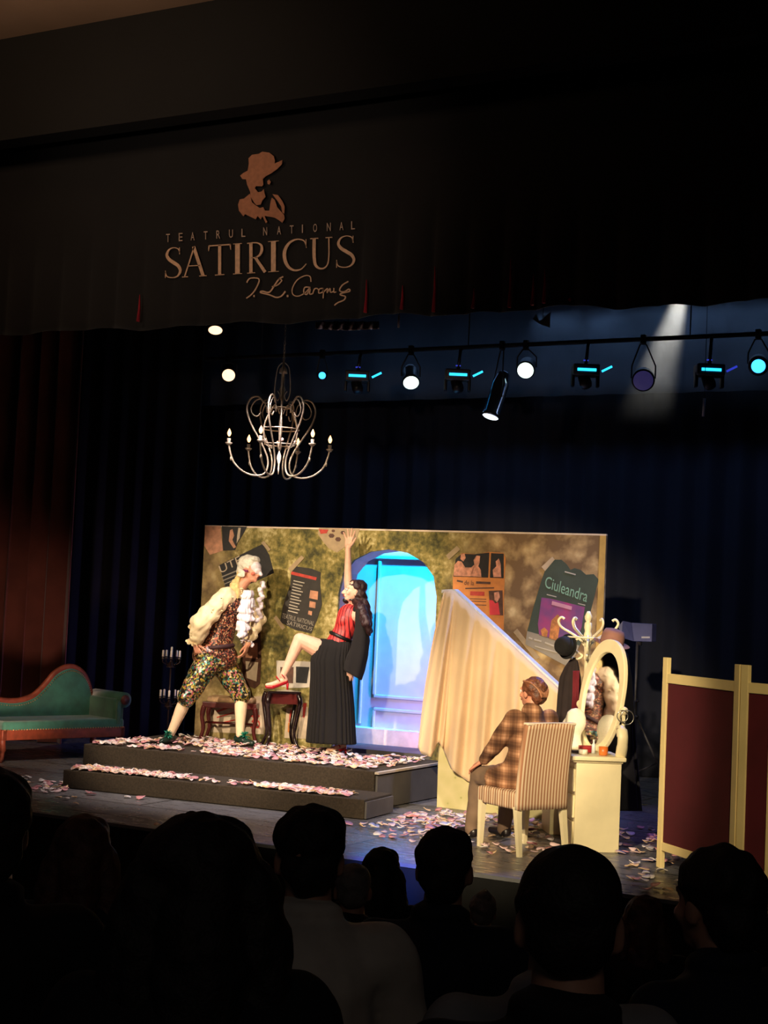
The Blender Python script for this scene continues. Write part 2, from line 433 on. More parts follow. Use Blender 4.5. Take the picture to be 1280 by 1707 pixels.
for ch, x0, x1 in (('S', 80, 187), ('A', 187, 328), ('T', 337, 470), ('I', 475, 538), ('R', 560, 668), ('I', 675, 752), ('C', 768, 910), ('U', 925, 1055), ('S', 1065, 1190)):
    for pts, ws in G[ch]:
        W = x1-x0; H = 180.
        def mp(p):
            X = x0+p[0]*W; top = 635-(X-80)/1100*75; bot = 812-(X-80)/1100*66
            return zx(X, lerp(bot, top, p[1]))
        sc = {'A': 135, 'T': 135, 'C': 135, 'U': 135, 'R': 125, 'S': 120, 'I': 95}[ch]/3.459
        stroke_px(mb, [mp(p) for p in pts], [w*sc*1.05 for w in ws], pl, .006, OUTY, 5)
    mb.build('letter', M_gold, va, smooth=False, label='large gold serif letter '+ch); mb = MB()
# signature
mb = MB()
sig = [([(560, 835), (575, 812), (610, 808), (632, 820), (612, 870), (585, 905), (557, 925)], 7), ([(598, 912), (606, 912)], 12),
       ([(770, 800), (745, 815), (720, 850), (690, 890), (650, 884), (640, 892), (690, 905), (730, 920), (760, 912), (782, 885)], 8), ([(742, 812), (762, 822), (735, 850), (705, 858)], 6), ([(790, 912), (800, 912)], 12),
       ([(930, 830), (925, 800), (895, 795), (850, 820), (822, 870), (828, 905), (860, 912), (900, 890), (925, 860)], 6),
       ([(925, 862), (895, 862), (888, 890), (905, 903), (925, 870), (922, 900), (940, 898)], 7), ([(940, 900), (950, 872), (965, 868), (972, 876)], 6),
       ([(1000, 868), (978, 872), (975, 895), (998, 888), (1002, 866), (1000, 925)], 6), ([(1002, 890), (1025, 868), (1022, 893), (1040, 868), (1042, 890), (1058, 886)], 6),
       ([(1062, 866), (1062, 890), (1075, 888)], 6), ([(1145, 828), (1110, 850), (1095, 880), (1120, 888), (1148, 872), (1152, 885), (1110, 895), (1098, 905), (1128, 915), (1120, 935), (1085, 950), (1065, 966)], 7)]
for pts, w in sig:
    stroke_px(MB(), [zx(*p) for p in pts], [w/3.459]*len(pts), pl, .006, OUTY, 4).build('signature_stroke', M_gold, va, smooth=False, label='stroke of the gold handwritten signature')
# emblem
mb = MB()
hat = [(522, 218), (540, 203), (565, 190), (572, 150), (570, 118), (590, 98), (630, 92), (650, 80), (690, 86), (715, 105), (722, 130), (720, 148), (745, 138), (765, 128), (762, 152), (735, 180), (700, 205), (668, 222), (652, 238), (648, 258), (662, 285), (658, 300), (645, 312), (630, 314), (612, 305), (610, 285), (622, 276), (645, 276), (650, 262), (640, 250), (600, 240), (575, 262), (562, 250), (556, 238), (535, 236)]
hat = [(522, 218), (540, 203), (565, 190), (572, 150), (570, 118), (590, 98), (630, 92), (650, 80), (690, 86), (715, 105), (722, 130), (720, 148), (745, 138), (765, 128), (762, 152), (735, 180), (700, 205), (668, 222), (652, 238), (655, 270), (648, 280), (612, 278), (606, 290), (625, 314), (645, 310), (658, 296), (662, 320), (668, 340), (650, 360), (640, 385), (615, 388), (600, 370), (582, 340), (580, 312), (562, 270), (556, 240), (535, 238)]
poly_px(mb, [zx(*p) for p in hat], pl, .006, OUTY)
coat = [(578, 322), (545, 350), (520, 355), (510, 385), (515, 420), (540, 452), (550, 440), (580, 455), (612, 470), (622, 450), (640, 470), (650, 452), (670, 492), (678, 485), (662, 450), (690, 455), (720, 460), (745, 475), (765, 490), (778, 465), (775, 445), (735, 400), (722, 360), (705, 345), (698, 365), (690, 420), (665, 420), (655, 400), (635, 405), (612, 390), (590, 372)]
poly_px(mb, [zx(*p) for p in coat], pl, .006, OUTY)
poly_px(mb, [zx(*p) for p in [(708, 325), (740, 330), (765, 365), (778, 395), (776, 438), (765, 430), (758, 395), (738, 365)]], pl, .006, OUTY)
poly_px(mb, [zx(*p) for p in [(678, 250), (690, 240), (698, 255), (690, 270), (680, 266)]], pl, .006, OUTY)
mb.build('emblem', M_bronze, va, smooth=False, label='bronze emblem of a bust in a brimmed hat')

def text_mesh(txt):
    c = bpy.data.curves.new('t', 'FONT'); c.body = txt; c.resolution_u = 3
    o = bpy.data.objects.new('t', c); COL.objects.link(o)
    dg = bpy.context.evaluated_depsgraph_get(); dg.update()
    me = bpy.data.meshes.new_from_object(o.evaluated_get(dg))
    vs = [(v.co.x, v.co.y) for v in me.vertices]; fs = [tuple(p.vertices) for p in me.polygons]
    bpy.data.objects.remove(o); bpy.data.curves.remove(c); bpy.data.meshes.remove(me)
    return vs, fs
def text_px(mb, txt, quad, pl, out, th=.003):
    """quad = TL, TR, BR, BL in photo px on a real plane"""
    vs, fs = text_mesh(txt)
    if not vs: return mb
    x0 = min(v[0] for v in vs); x1 = max(v[0] for v in vs); y0 = min(v[1] for v in vs); y1 = max(v[1] for v in vs)
    TL, TR, BR, BL = [V((a, b, 0)) for a, b in quad]; P = []
    for x, y in vs:
        u = (x-x0)/(x1-x0+1e-9); w = (y-y0)/(y1-y0+1e-9)
        p = lerp(lerp(BL, BR, u), lerp(TL, TR, u), w); P.append(onplane(p.x, p.y, *pl)+out*th)
    mb.add(P, fs); return mb
mb = MB()
for ch, x in zip('TEATRULNATIONAL', (105, 178, 247, 322, 395, 468, 540, 665, 745, 818, 880, 953, 1032, 1105, 1172)):
    yc = 578-(x-105)/1067*73; w = 3 if ch == 'I' else 11
    q = [(x-w, yc-24), (x+w, yc-25), (x+w, yc+22), (x-w, yc+23)]
    text_px(mb, ch, [zx(*p) for p in q], pl, OUTY)
    mb.build('small_letter', M_dimgold, va, smooth=False, label='small thin grey letter '+ch, solid=.002); mb = MB()
# ------------------------------------------------------------------ platform and set flats
M_carpet = mat('dark_step_carpet', rgb(56, 46, 34), .98, var=.25, scale=60, bump=.5, bscale=220)
M_ply = mat('grey_painted_board', rgb(84, 80, 78), .7, var=.15, scale=4)
M_cream = mat('cream_paint', rgb(238, 224, 184), .45, var=.05, scale=5)
PA = [(-9.49, 11.58), (-6.40, 11.83), (-6.38, 13.18), (-9.62, 13.05)]
LA = [(-9.18, 10.93), (-6.16, 11.23), (-6.20, 11.80), (-9.20, 11.56)]
pf = thing('platform', 'black carpeted platform under the actors, scattered with petals', 'stage platform', (-8, 12.4, 0))
MB().prism([(x, y, .005) for x, y in PA], (0, 0, .335)).build('deck', M_carpet, pf, smooth=False, bevel=.008)
MB().prism([(-6.395, 11.85, .01), (-6.375, 13.16, .01), (-6.375, 13.16, .30), (-6.395, 11.85, .30)], (.02, 0, 0)).build('side_board', M_ply, pf, smooth=False, label='grey painted side board')
MB().box((-6.375, 12.5, .325), (.04, 1.35, .02)).build('edge_strip', mat('worn_edge', rgb(190, 176, 158), .6), pf, smooth=False, label='pale worn edge strip')
st = thing('step', 'low carpeted step running along the front of the platform', 'step', (-7.7, 11.3, 0))
MB().prism([(x, y, .005) for x, y in LA], (0, 0, .165)).build('tread_box', M_carpet, st, smooth=False, bevel=.008)
MB().prism([(-6.158, 11.24, .01), (-6.195, 11.79, .01), (-6.195, 11.79, .15), (-6.158, 11.24, .15)], (.018, 0, 0)).build('side_board', M_ply, st, smooth=False)

TA = radians(3.0)
BN = V((-sin(TA), cos(TA), 0)); OUTB = -BN; BX = V((cos(TA), sin(TA), 0)); BP = V((-9.38, 13.26, 0)); PB = (BP, BN)
def mural():
    m, nt, b = new_mat('painted_mural'); N = nt.nodes; L = nt.links
    tc = N.new('ShaderNodeTexCoord')
    n1 = N.new('ShaderNodeTexNoise'); n1.inputs['Scale'].default_value = 3.4; n1.inputs['Detail'].default_value = 8; n1.inputs['Roughness'].default_value = .65
    n2 = N.new('ShaderNodeTexNoise'); n2.inputs['Scale'].default_value = 9; n2.inputs['Detail'].default_value = 6
    vo = N.new('ShaderNodeTexVoronoi'); vo.inputs['Scale'].default_value = 5
    for t in (n1, n2, vo): L.new(tc.outputs['Object'], t.inputs[0])
    r1 = N.new('ShaderNodeValToRGB'); e = r1.color_ramp.elements
    e[0].position = .36; e[0].color = rgb(62, 60, 26); e[1].position = .66; e[1].color = rgb(208, 192, 136)
    x = e.new(.46); x.color = rgb(108, 100, 46); x = e.new(.55); x.color = rgb(150, 134, 72)
    n3 = N.new('ShaderNodeTexNoise'); n3.inputs['Scale'].default_value = 22; n3.inputs['Detail'].default_value = 5; L.new(tc.outputs['Object'], n3.inputs[0])
    ad = N.new('ShaderNodeMath'); ad.operation = 'MULTIPLY_ADD'; ad.inputs[1].default_value = .38; L.new(n3.outputs[0], ad.inputs[0]); L.new(n1.outputs[0], ad.inputs[2])
    sb = N.new('ShaderNodeMath'); sb.operation = 'SUBTRACT'; sb.inputs[1].default_value = .19; L.new(ad.outputs[0], sb.inputs[0])
    L.new(sb.outputs[0], r1.inputs[0])
    r2 = N.new('ShaderNodeValToRGB'); e = r2.color_ramp.elements
    e[0].position = .28; e[0].color = rgb(228, 202, 152); e[1].position = .62; e[1].color = rgb(122, 94, 64)
    x = e.new(.44); x.color = rgb(184, 152, 106)
    vmix = N.new('ShaderNodeMath'); vmix.operation = 'MULTIPLY_ADD'; vmix.inputs[1].default_value = 1.5
    L.new(n2.outputs[0], vmix.inputs[0]); L.new(vo.outputs['Distance'], vmix.inputs[2]); 
    mm = N.new('ShaderNodeMath'); mm.operation = 'MULTIPLY'; mm.inputs[1].default_value = .42; L.new(vmix.outputs[0], mm.inputs[0]); L.new(mm.outputs[0], r2.inputs[0])
    sx = N.new('ShaderNodeSeparateXYZ'); L.new(tc.outputs['Object'], sx.inputs[0])
    # painted brown stone towards the right end of the mural and its far left edge
    mr = N.new('ShaderNodeMapRange'); mr.inputs[1].default_value = 2.75; mr.inputs[2].default_value = 3.4; L.new(sx.outputs[0], mr.inputs[0])
    ml = N.new('ShaderNodeMapRange'); ml.inputs[1].default_value = .55; ml.inputs[2].default_value = .15; L.new(sx.outputs[0], ml.inputs[0])
    mx_ = N.new('ShaderNodeMath'); mx_.operation = 'MAXIMUM'; L.new(mr.outputs[0], mx_.inputs[0]); 
    ml2 = N.new('ShaderNodeMath'); ml2.operation = 'MULTIPLY'; ml2.inputs[1].default_value = .6; L.new(ml.outputs[0], ml2.inputs[0]); L.new(ml2.outputs[0], mx_.inputs[1])
    mix = N.new('ShaderNodeMixRGB'); L.new(mx_.outputs[0], mix.inputs[0]); L.new(r1.outputs[0], mix.inputs[1]); L.new(r2.outputs[0], mix.inputs[2])
    L.new(mix.outputs[0], b.inputs['Base Color']); b.inputs['Roughness'].default_value = .75
    return m
bd = thing('mural_flat', 'wide scenery wall painted as mossy stone with posters and an archway', 'scenery wall', tuple(BP), TA)
def BL(px, py):
    """photo point on the flat -> the flat's local x, z"""
    p = onplane(px, py, *PB)-BP; return (p.dot(BX), p.z)
def bl3(px, py, t=0):
    x, z = BL(px, py); return V((x, -t, z))
ztop = 2.57; xr = BL(1008, 960)[0]; xa0 = BL(563, 1010)[0]; xa1 = BL(727, 1010)[0]; zap = BL(655, 916)[1]
zs = BL(727, 995)[1]; xc = (xa0+xa1)/2; ra = (xa1-xa0)/2; rz_ = zap-zs
arc = []
for k in range(0, 9):
    a = pi*k/8; arc.append((xc+ra*cos(a), zs+rz_*(sin(a)**.85 if sin(a) > 0 else 0)))
out = [(0, .0), (0, ztop), (xr, ztop), (xr, 0), (xa1, 0)]+arc+[(xa0, 0)]
MB().prism([V((x, 0, z)) for x, z in out], (0, .04, 0)).build('panel', mural(), bd, smooth=False, local=True)
M_white = mat('white_paint', rgb(168, 166, 170), .6, var=.04)
path = [(xa1, .0)]+arc+[(xa0, .0)]
mb = MB()
for i in range(len(path)-1):
    a, b = path[i], path[i+1]
    mb.prism([V((a[0], .04, a[1])), V((b[0], .04, b[1])), V((b[0], .34, b[1])), V((a[0], .34, a[1]))], V((-(b[1]-a[1]), 0, b[0]-a[0])).normalized()*-.015)
mb.build('arch_reveal', mat('lilac_white_paint', rgb(190, 170, 190), .6, var=.04), bd, smooth=False, local=True, label='pale inner lining of the archway')
M_edgew = mat('bare_edge', rgb(225, 205, 185), .6)
MB().box((xr/2, .02, ztop+.008), (xr, .045, .016)).build('top_batten', M_edgew, bd, smooth=False, local=True)
MB().box((xr-.03, -.004, ztop/2), (.06, .006, ztop)).build('edge_tape', mat('ochre_edge', rgb(200, 160, 84), .7), bd, smooth=False, local=True, label='ochre right edge strip')

# posters printed on the mural
def pm(name, c, **k): return mat('print_'+name, rgb(*c), .6, **k)
P_blk = pm('charcoal', (40, 34, 28), var=.3, scale=12); P_dk = pm('soot', (26, 22, 22), var=.3, scale=30)
P_cream = pm('paper', (196, 176, 150), var=.08, scale=20); P_grey = pm('grey_paper', (150, 140, 126), var=.08)
P_red = pm('red', (188, 58, 44), var=.15, scale=30); P_peach = pm('peach', (196, 138, 106), var=.25, scale=14); P_or = pm('orange', (206, 128, 62), var=.15, scale=9)
P_teal = pm('slate_green', (60, 72, 62), var=.12, scale=6); P_mint = pm('mint', (140, 186, 160), var=.05)
P_tape = pm('tape', (170, 146, 112), var=.12, scale=12); P_brown = pm('brown', (84, 52, 38), var=.35, scale=20); P_lt = pm('light_print', (190, 180, 165), var=.1)
def poster(name, poly, m, t, label=None, parent=None):
    return MB().prism([bl3(px, py, t) for px, py in poly], V((0, .003, 0))).build(name, m, parent or bd, smooth=False, local=True, label=label)
def ptext(name, txt, quad, m, t, parent, lab=None):
    vs, fs = text_mesh(txt); x0 = min(v[0] for v in vs); x1 = max(v[0] for v in vs); y0 = min(v[1] for v in vs); y1 = max(v[1] for v in vs)
    TL, TR, BR, BLq = [V((a, b, 0)) for a, b in quad]; P = []
    for x, y in vs:
        p = lerp(lerp(BLq, BR, (x-x0)/(x1-x0)), lerp(TL, TR, (x-x0)/(x1-x0)), (y-y0)/(y1-y0)); P.append(bl3(p.x, p.y, t))
    return MB().add(P, fs).build(name, m, parent, smooth=False, local=True, label=lab)
def bars(name, rows, m, t, parent):
    mb = MB()
    for (x0, y0, x1, y1, h) in rows:
        d = V((x1-x0, y1-y0)).normalized(); n = V((-d.y, d.x))*h/2
        mb.prism([bl3(x0+n.x, y0+n.y, t), bl3(x1+n.x, y1+n.y, t), bl3(x1-n.x, y1-n.y, t), bl3(x0-n.x, y0-n.y, t)], V((0, .001, 0)))
    return mb.build(name, m, parent, smooth=False, local=True)
# top-left photo
p = poster('print', [(342, 877), (368, 877), (372, 918), (350, 925), (341, 910)], P_peach, .004, 'peach torn paper in the top left corner')
p = poster('print', [(370, 877), (412, 878), (404, 893), (396, 905), (392, 917), (372, 918)], P_dk, .005, 'dark torn photo with pale shapes')
poster('figure', [(384, 884), (388, 882), (391, 893), (388, 900), (394, 912), (390, 914), (382, 902)], P_peach, .009, parent=p)
poster('figure', [(398, 880), (402, 880), (400, 897), (395, 906), (396, 893)], P_cream, .009, parent=p)
# dark tilted poster behind the wig
p = poster('poster', [(366, 942), (438, 907), (449, 925), (457, 955), (420, 972), (378, 985)], P_dk, .006, 'dark tilted poster behind the white wig')
ptext('lettering', 'UTE', [(365, 944), (400, 926), (404, 938), (369, 956)], P_cream, .011, p)
bars('text_line', [(370, 962, 404, 948, 2), (372, 968, 406, 954, 2), (374, 974, 400, 963, 1.5)], P_grey, .011, p)
poster('tape', [(436, 905), (441, 902), (452, 916), (448, 919)], P_tape, .012)
# programme poster
p = poster('poster', [(487, 943), (500, 945), (520, 948), (535, 954), (534, 975), (537, 1008), (528, 1035), (519, 1056), (492, 1050), (467, 1037), (472, 1010), (484, 975)], P_blk, .006, 'dark coffin shaped programme poster with a red header')
bars('header', [(486, 955, 528, 965, 5)], P_red, .010, p)
bars('text_line', [(490+k*-.9, 968+k*5, 508+k*-.9-(k % 3)*2, 972+k*5, 1.5) for k in range(11)], P_lt, .010, p)
for q in ([(518, 984), (531, 986), (530, 1000), (516, 997)], [(517, 1002), (527, 1004), (526, 1014), (516, 1012)], [(515, 1018), (521, 1019), (520, 1026), (514, 1024)]): poster('photo', q, P_peach, .010, parent=p)
ptext('lettering', 'TEATRUL NATIONAL', [(472, 1022), (525, 1036), (523, 1043), (470, 1030)], P_grey, .010, p)
ptext('lettering', 'SATIRICUS', [(480, 1034), (522, 1046), (520, 1052), (478, 1041)], P_grey, .010, p)
poster('tape', [(481, 948), (503, 926), (508, 930), (486, 954)], P_tape, .011)
poster('tape', [(457, 1030), (461, 1026), (476, 1046), (471, 1050)], P_tape, .011)
# scrap at the top
p = poster('scrap', [(532, 880), (600, 882), (594, 900), (575, 912), (562, 921), (548, 914), (538, 902), (530, 890)], P_tape, .005, 'torn beige paper scrap with dark spots near the top')
poster('spot', [(532, 882), (548, 883), (545, 889), (535, 890)], P_red, .009, parent=p)
for cx, cy, r in ((553, 893, 5), (564, 899, 5), (572, 888, 4), (556, 885, 3)): poster('spot', [(cx+r*cos(a*pi/3), cy+r*.8*sin(a*pi/3)) for a in range(6)], P_brown, .009, parent=p)
# strip of prints behind the actor's hand
p = poster('poster', [(404, 1030), (434, 1034), (436, 1100), (434, 1140), (425, 1148), (404, 1140)], P_brown, .006, 'brown print strip behind the wigged actor')
poster('photo', [(410, 1070), (430, 1072), (430, 1098), (410, 1096)], P_peach, .010, parent=p)
poster('photo', [(410, 1102), (431, 1104), (428, 1136), (412, 1130)], P_cream, .010, parent=p)
p = poster('newsprint', [(352, 1163), (448, 1160), (446, 1185), (440, 1224), (345, 1220)], P_cream, .005, 'pale newsprint page low behind the stools')
bars('text_line', [(362, 1186, 392, 1176, 3), (362, 1196, 390, 1188, 2), (366, 1206, 392, 1200, 2)], P_red, .009, p)
ptext('lettering', '35', [(418, 1192), (434, 1192), (434, 1214), (418, 1214)], P_red, .009, p)
# framed photos behind the small table
p = poster('framed_print', [(461, 1101), (520, 1103), (516, 1146), (480, 1147), (462, 1142)], P_lt, .006, 'white bordered print with two dark photos')
poster('photo', [(468, 1112), (490, 1112), (489, 1139), (468, 1138)], P_brown, .010, parent=p); poster('photo', [(494, 1111), (516, 1112), (512, 1139), (494, 1138)], P_dk, .010, parent=p)
p = poster('scrap', [(478, 1180), (513, 1178), (515, 1232), (474, 1230)], P_cream, .005, 'torn scrap with red and orange shapes')
poster('shape', [(484, 1184), (492, 1182), (488, 1200), (482, 1204)], P_red, .009, parent=p); poster('shape', [(481, 1205), (490, 1202), (486, 1222), (480, 1220)], P_or, .009, parent=p); poster('shape', [(506, 1172), (512, 1172), (508, 1196), (505, 1196)], P_red, .009, parent=p)
# orange newspaper poster
p = poster('poster', [(755, 961), (762, 930), (770, 922), (795, 924), (815, 920), (840, 922), (843, 930), (840, 1000), (840, 1050), (808, 1040), (780, 1010), (755, 990)], P_or, .005, 'orange newspaper poster with stage photos')
f = poster('photo', [(756, 961), (760, 932), (770, 923), (792, 924), (816, 921), (814, 963)], P_dk, .009, parent=p)
poster('photo', [(819, 922), (840, 923), (840, 964), (817, 963)], P_dk, .009, parent=p)
P_skin = pm('figure_pink', (206, 140, 112), var=.3, scale=25); P_hot = pm('hot_red', (214, 52, 62), var=.1)
MBf = [[(757, 960), (758, 942), (764, 935), (770, 936), (776, 946), (786, 946), (792, 941), (790, 950), (786, 961)], [(769, 924), (775, 923), (777, 930), (773, 936), (768, 932)], [(786, 961), (788, 948), (792, 944), (790, 934), (795, 926), (801, 927), (800, 938), (798, 944), (802, 950), (803, 962)], [(823, 962), (822, 950), (828, 944), (827, 936), (832, 931), (835, 940), (836, 962)]]
for q in MBf: poster('figure', q, P_skin, .0125, parent=p)
f = poster('photo', [(815, 985), (838, 984), (839, 1026), (818, 1025)], P_brown, .009, parent=p)
poster('figure', [(817, 1025), (816, 1000), (822, 1001), (826, 1006), (831, 1004), (834, 1025)], P_hot, .0125, parent=p); poster('figure', [(824, 988), (832, 986), (834, 996), (829, 1004), (825, 1000)], P_skin, .0125, parent=p)
ptext('lettering', 'de la', [(775, 967), (791, 968), (790, 976), (774, 975)], P_brown, .009, p)
bars('text_line', [(762, 968, 772, 970, 3), (794, 971, 818, 972, 4), (776, 981, 824, 980, 2)], P_brown, .009, p)
bars('header', [(784, 989, 808, 990, 7)], P_red, .009, p)
bars('text_line', [(784, 998, 811, 999, 1.2), (786, 1002, 811, 1003, 1.2), (790, 1008, 811, 1009, 1.2)], P_brown, .009, p)
poster('tape', [(744, 926), (762, 910), (768, 916), (749, 933)], P_tape, .011)
# the slate green poster
p = poster('poster', [(911, 944), (923, 933), (936, 933), (945, 941), (951, 950), (958, 947), (968, 950), (977, 958), (990, 957), (998, 966), (992, 990), (982, 1030), (975, 1060), (962, 1085), (948, 1112), (876, 1074), (879, 1052), (890, 1010), (902, 970)], P_teal, .006, 'large torn slate green poster on the right')
poster('lower_band', [(879, 1052), (966, 1076), (960, 1092), (948, 1112), (876, 1074)], P_grey, .009, 'grey lower band', p)
ptext('title', 'Ciuleandra', [(911, 960), (982, 985), (978, 1004), (908, 979)], P_mint, .011, p, 'mint green title lettering')
def magenta():
    return ramp_mat('print_magenta', 'noise', 3.0, [(.35, rgb(196, 60, 120)), (.5, rgb(150, 70, 130)), (.65, rgb(84, 70, 128))], .6)
poster('photo', [(903, 996), (918, 998), (975, 1012), (970, 1045), (958, 1078), (899, 1059), (897, 1040)], magenta(), .009, 'magenta and violet photo', p)
P_gold = pm('ochre_figure', (206, 132, 74), var=.3, scale=30)
for q in ([(916, 1064), (918, 1045), (920, 1034), (926, 1028), (930, 1024), (936, 1030), (934, 1042), (930, 1068)], [(902, 1050), (908, 1046), (914, 1052), (912, 1062), (904, 1060)]): poster('figure', q, P_gold, .0125, parent=p)
poster('caption_bar', [(921, 1002), (954, 1011), (953, 1017), (920, 1008)], pm('pink_bar', (214, 150, 170)), .0125, parent=p)
bars('text_line', [(912, 991, 928, 995, 1.5), (964, 1006, 976, 1009, 1.5), (942, 953, 960, 958, 2), (882, 1063, 888, 1065, 2.4), (891, 1066, 903, 1069, 2.4), (909, 1071, 924, 1077, 2.4), (892, 1077, 930, 1088, 1.6)], P_lt, .012, p)
poster('tape', [(893, 1100), (900, 1096), (862, 1048), (856, 1054)], P_tape, .004)
poster('tape', [(903, 945), (921, 928), (925, 933), (909, 952)], pm('pale_tape', (205, 180, 150)), .011)

# backing wall behind the arch
bw = thing('panelled_backing_wall', 'white panelled backing wall glowing blue behind the archway', 'scenery wall', tuple(BP+BN*1.15), TA)
PW = (BP+BN*1.15, BN)
def wl(px, py):
    q = onplane(px, py, *PW)-(BP+BN*1.15); return q.dot(BX), q.z
x0 = wl(520, 1100)[0]; x1 = wl(800, 1100)[0]
MB().box(((x0+x1)/2, .02, 1.3), (x1-x0, .04, 2.5)).build('wall_panel', M_white, bw, smooth=False, local=True)
def mould(a, b, w=.035, d=.03):
    a = wl(*a); b = wl(*b); m_ = MB()
    if abs(a[0]-b[0]) > abs(a[1]-b[1]): m_.box(((a[0]+b[0])/2, -d/2, (a[1]+b[1])/2), (abs(b[0]-a[0]), d, w))
    else: m_.box(((a[0]+b[0])/2, -d/2, (a[1]+b[1])/2), (w, d, abs(b[1]-a[1])))
    m_.build('moulding', M_white, bw, smooth=False, local=True, bevel=.008)
mould((631, 935), (628, 1158)); 
mould((624, 1160), (770, 1171)); mould((624, 1182), (770, 1193)); mould((624.5, 1184), (623, 1218), .03)
mould((607, 990), (603, 1206), .03); mould((540, 1206), (603, 1213), .03); mould((560, 929), (760, 931), .04)
xb, zb2 = wl(600, 1226)
MB().box(((x0+x1)/2, -.09, .26), (x1-x0, .18, .44), bev=0).build('plinth', mat('cream_plinth', rgb(226, 205, 178), .6), bw, smooth=False, local=True)
# threshold floor inside the arch
MB().box((BP+BX*(xa0+xa1)/2+BN*.37+V((0, 0, .165)))[:] if False else tuple(BP+BX*((xa0+xa1)/2-.1)+BN*.64+V((0, 0, .16))), (1.7, .56, .32), rotz(TA)).build('threshold_block', M_ply, None, smooth=False)
o = bpy.data.objects['threshold_block']; tag(o, 'grey block floor inside the archway behind the actors', 'block')

# stair-side flat with the sloping top, and the draped cloth
SY = 12.47
def floral():
    return ramp_mat('floral_cream', 'voronoi', 9, [(.0, rgb(150, 150, 80)), (.12, rgb(206, 196, 140)), (1, rgb(222, 208, 160))], .7)
sf = thing('sloping_flat', 'cream floral stair side flat with a sloping top, half under the cloth', 'scenery wall', (-5.3, SY, 0))
def s3(px, py, y=SY): return aty(px, py, y)
zz = lambda px, py, y=SY: s3(px, py, y)
pts = [s3(728, 1345), s3(738, 987), s3(756, 986), s3(930, 1146), s3(985, 1197), s3(982, 1372)]
pts[0].z = .0; pts[-1].z = .0
MB().prism(pts, (0, .06, 0)).build('panel', floral(), sf, smooth=False)
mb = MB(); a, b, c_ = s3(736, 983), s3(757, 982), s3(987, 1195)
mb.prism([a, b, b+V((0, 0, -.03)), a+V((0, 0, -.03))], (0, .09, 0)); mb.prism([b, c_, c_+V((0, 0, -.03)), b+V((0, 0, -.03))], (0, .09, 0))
mb.build('handrail_cap', mat('blue_lit_cap', rgb(225, 225, 235), .5), sf, smooth=False, label='pale sloping top cap')  # white top edge, a little of the blue light put into its colour
MB().box((-5.0, SY+.35, .25), (.05, .6, .5)).build('brace', M_ply, sf, smooth=False)
topc = [(0, 740, 984), (.10, 748, 983), (.2, 758, 986), (.45, 808, 1032), (.7, 860, 1081), (1, 932, 1149)]
botc = [(0, 697, 1246), (.06, 702, 1256), (.12, 718, 1262), (.17, 731, 1236), (.22, 738, 1248), (.28, 752, 1282), (.36, 776, 1300), (.5, 806, 1316), (.7, 868, 1336), (1, 934, 1330)]
def cloth(u, v):
    tx, ty = interp(topc, u); bx, by = interp(botc, u)
    px = lerp(tx, bx, v); py = lerp(ty, by, v)
    if u < .2: px += -16*sin(pi*v)*(1-u/.2)*.35
    f = .016+.085*v
    fold = f*(sin(u*34+1.2*sin(v*2.2))*.7+.35*sin(u*71+v*3))*(1-.45*u)
    d = -.055-.03*sin(pi*v)+fold-(.09*v if u < .22 else .02*v)
    if v < .03: d = .02*(1-v/.03)-.03
    return aty(px, py, SY+d)
o = MB().grid(cloth, 150, 44).build('draped_cloth', mat('cream_cloth', rgb(226, 196, 158), .9, var=.05, scale=3, sheen=.2), None, solid=.006)
tag(o, 'big cream cloth draped over the sloping flat beside the arch', 'cloth')

# ------------------------------------------------------------------ petals
PET = [mat('petal_pink', rgb(240, 206, 206), .6, var=.1), mat('petal_white', rgb(246, 234, 230), .6, var=.06), mat('petal_rose', rgb(216, 150, 156), .6, var=.12), mat('petal_peach', rgb(236, 200, 160), .6, var=.08)]
def petal_mb(k, s=1, c=V((0, 0, 0)), R=None):
    rr = random.Random(k); mb_ = MB(); n = 10; R = R or Matrix.Identity(3)
    w = .027*rr.uniform(.85, 1.15); h = .034*rr.uniform(.85, 1.15); cup = rr.uniform(.006, .016)
    vs = [V((0, 0, 0))]
    for i in range(n):
        a = 2*pi*i/n; r = 1-.22*max(0, cos(a-pi/2))**6
        vs.append(V((w*cos(a)*r, h*sin(a)*r, cup*(.7+.5*sin(2*a+k)))))
    vs += [v+V((0, 0, .003)) for v in vs]
    f = [(0, 1+(i+1) % n, 1+i) for i in range(n)]+[(n+1, n+2+i, n+2+(i+1) % n) for i in range(n)]+[(1+i, 1+(i+1) % n, n+2+(i+1) % n, n+2+i) for i in range(n)]
    return mb_.add([c+R@(v*s) for v in vs], f)
PM = []
for k in range(10):
    o = petal_mb(k).build('proto', PET[k % 4]); PM.append(o.data); bpy.data.objects.remove(o)
def rpt(quad, rr):
    u, v = rr.random(), rr.random(); a, b, c, d = [V((x, y)) for x, y in quad]
    return lerp(lerp(a, b, u), lerp(d, c, u), v)
rr = random.Random(5)
GR = []
def field(n, fn, z, lab, grp): 
    for _ in range(n):
        p = fn(); GR.append((p.x, p.y, z, lab, grp))
def inplat(p):
    return True
PQ = [(-9.44, 11.62), (-6.45, 11.86), (-6.45, 13.12), (-9.5, 13.0)]
def platp():
    while True:
        p = rpt(PQ, rr)
        front = (p.y-11.6)/1.5
        if rr.random() < .95-.45*front and noise.noise(V((p.x*2.2, p.y*2.2, 3))) > -.28: return p
def stepp():
    while True:
        x = rr.uniform(-9.12, -6.22); t = (x+9.12)/2.9
        w = 1.0 if t < .36 else (.12 if t < .66 else .75)
        if t > .95: w = 0
        if rr.random() < w:
            return V((x, 10.97+.3*t+rr.random()**1.3*.22+.0*t))
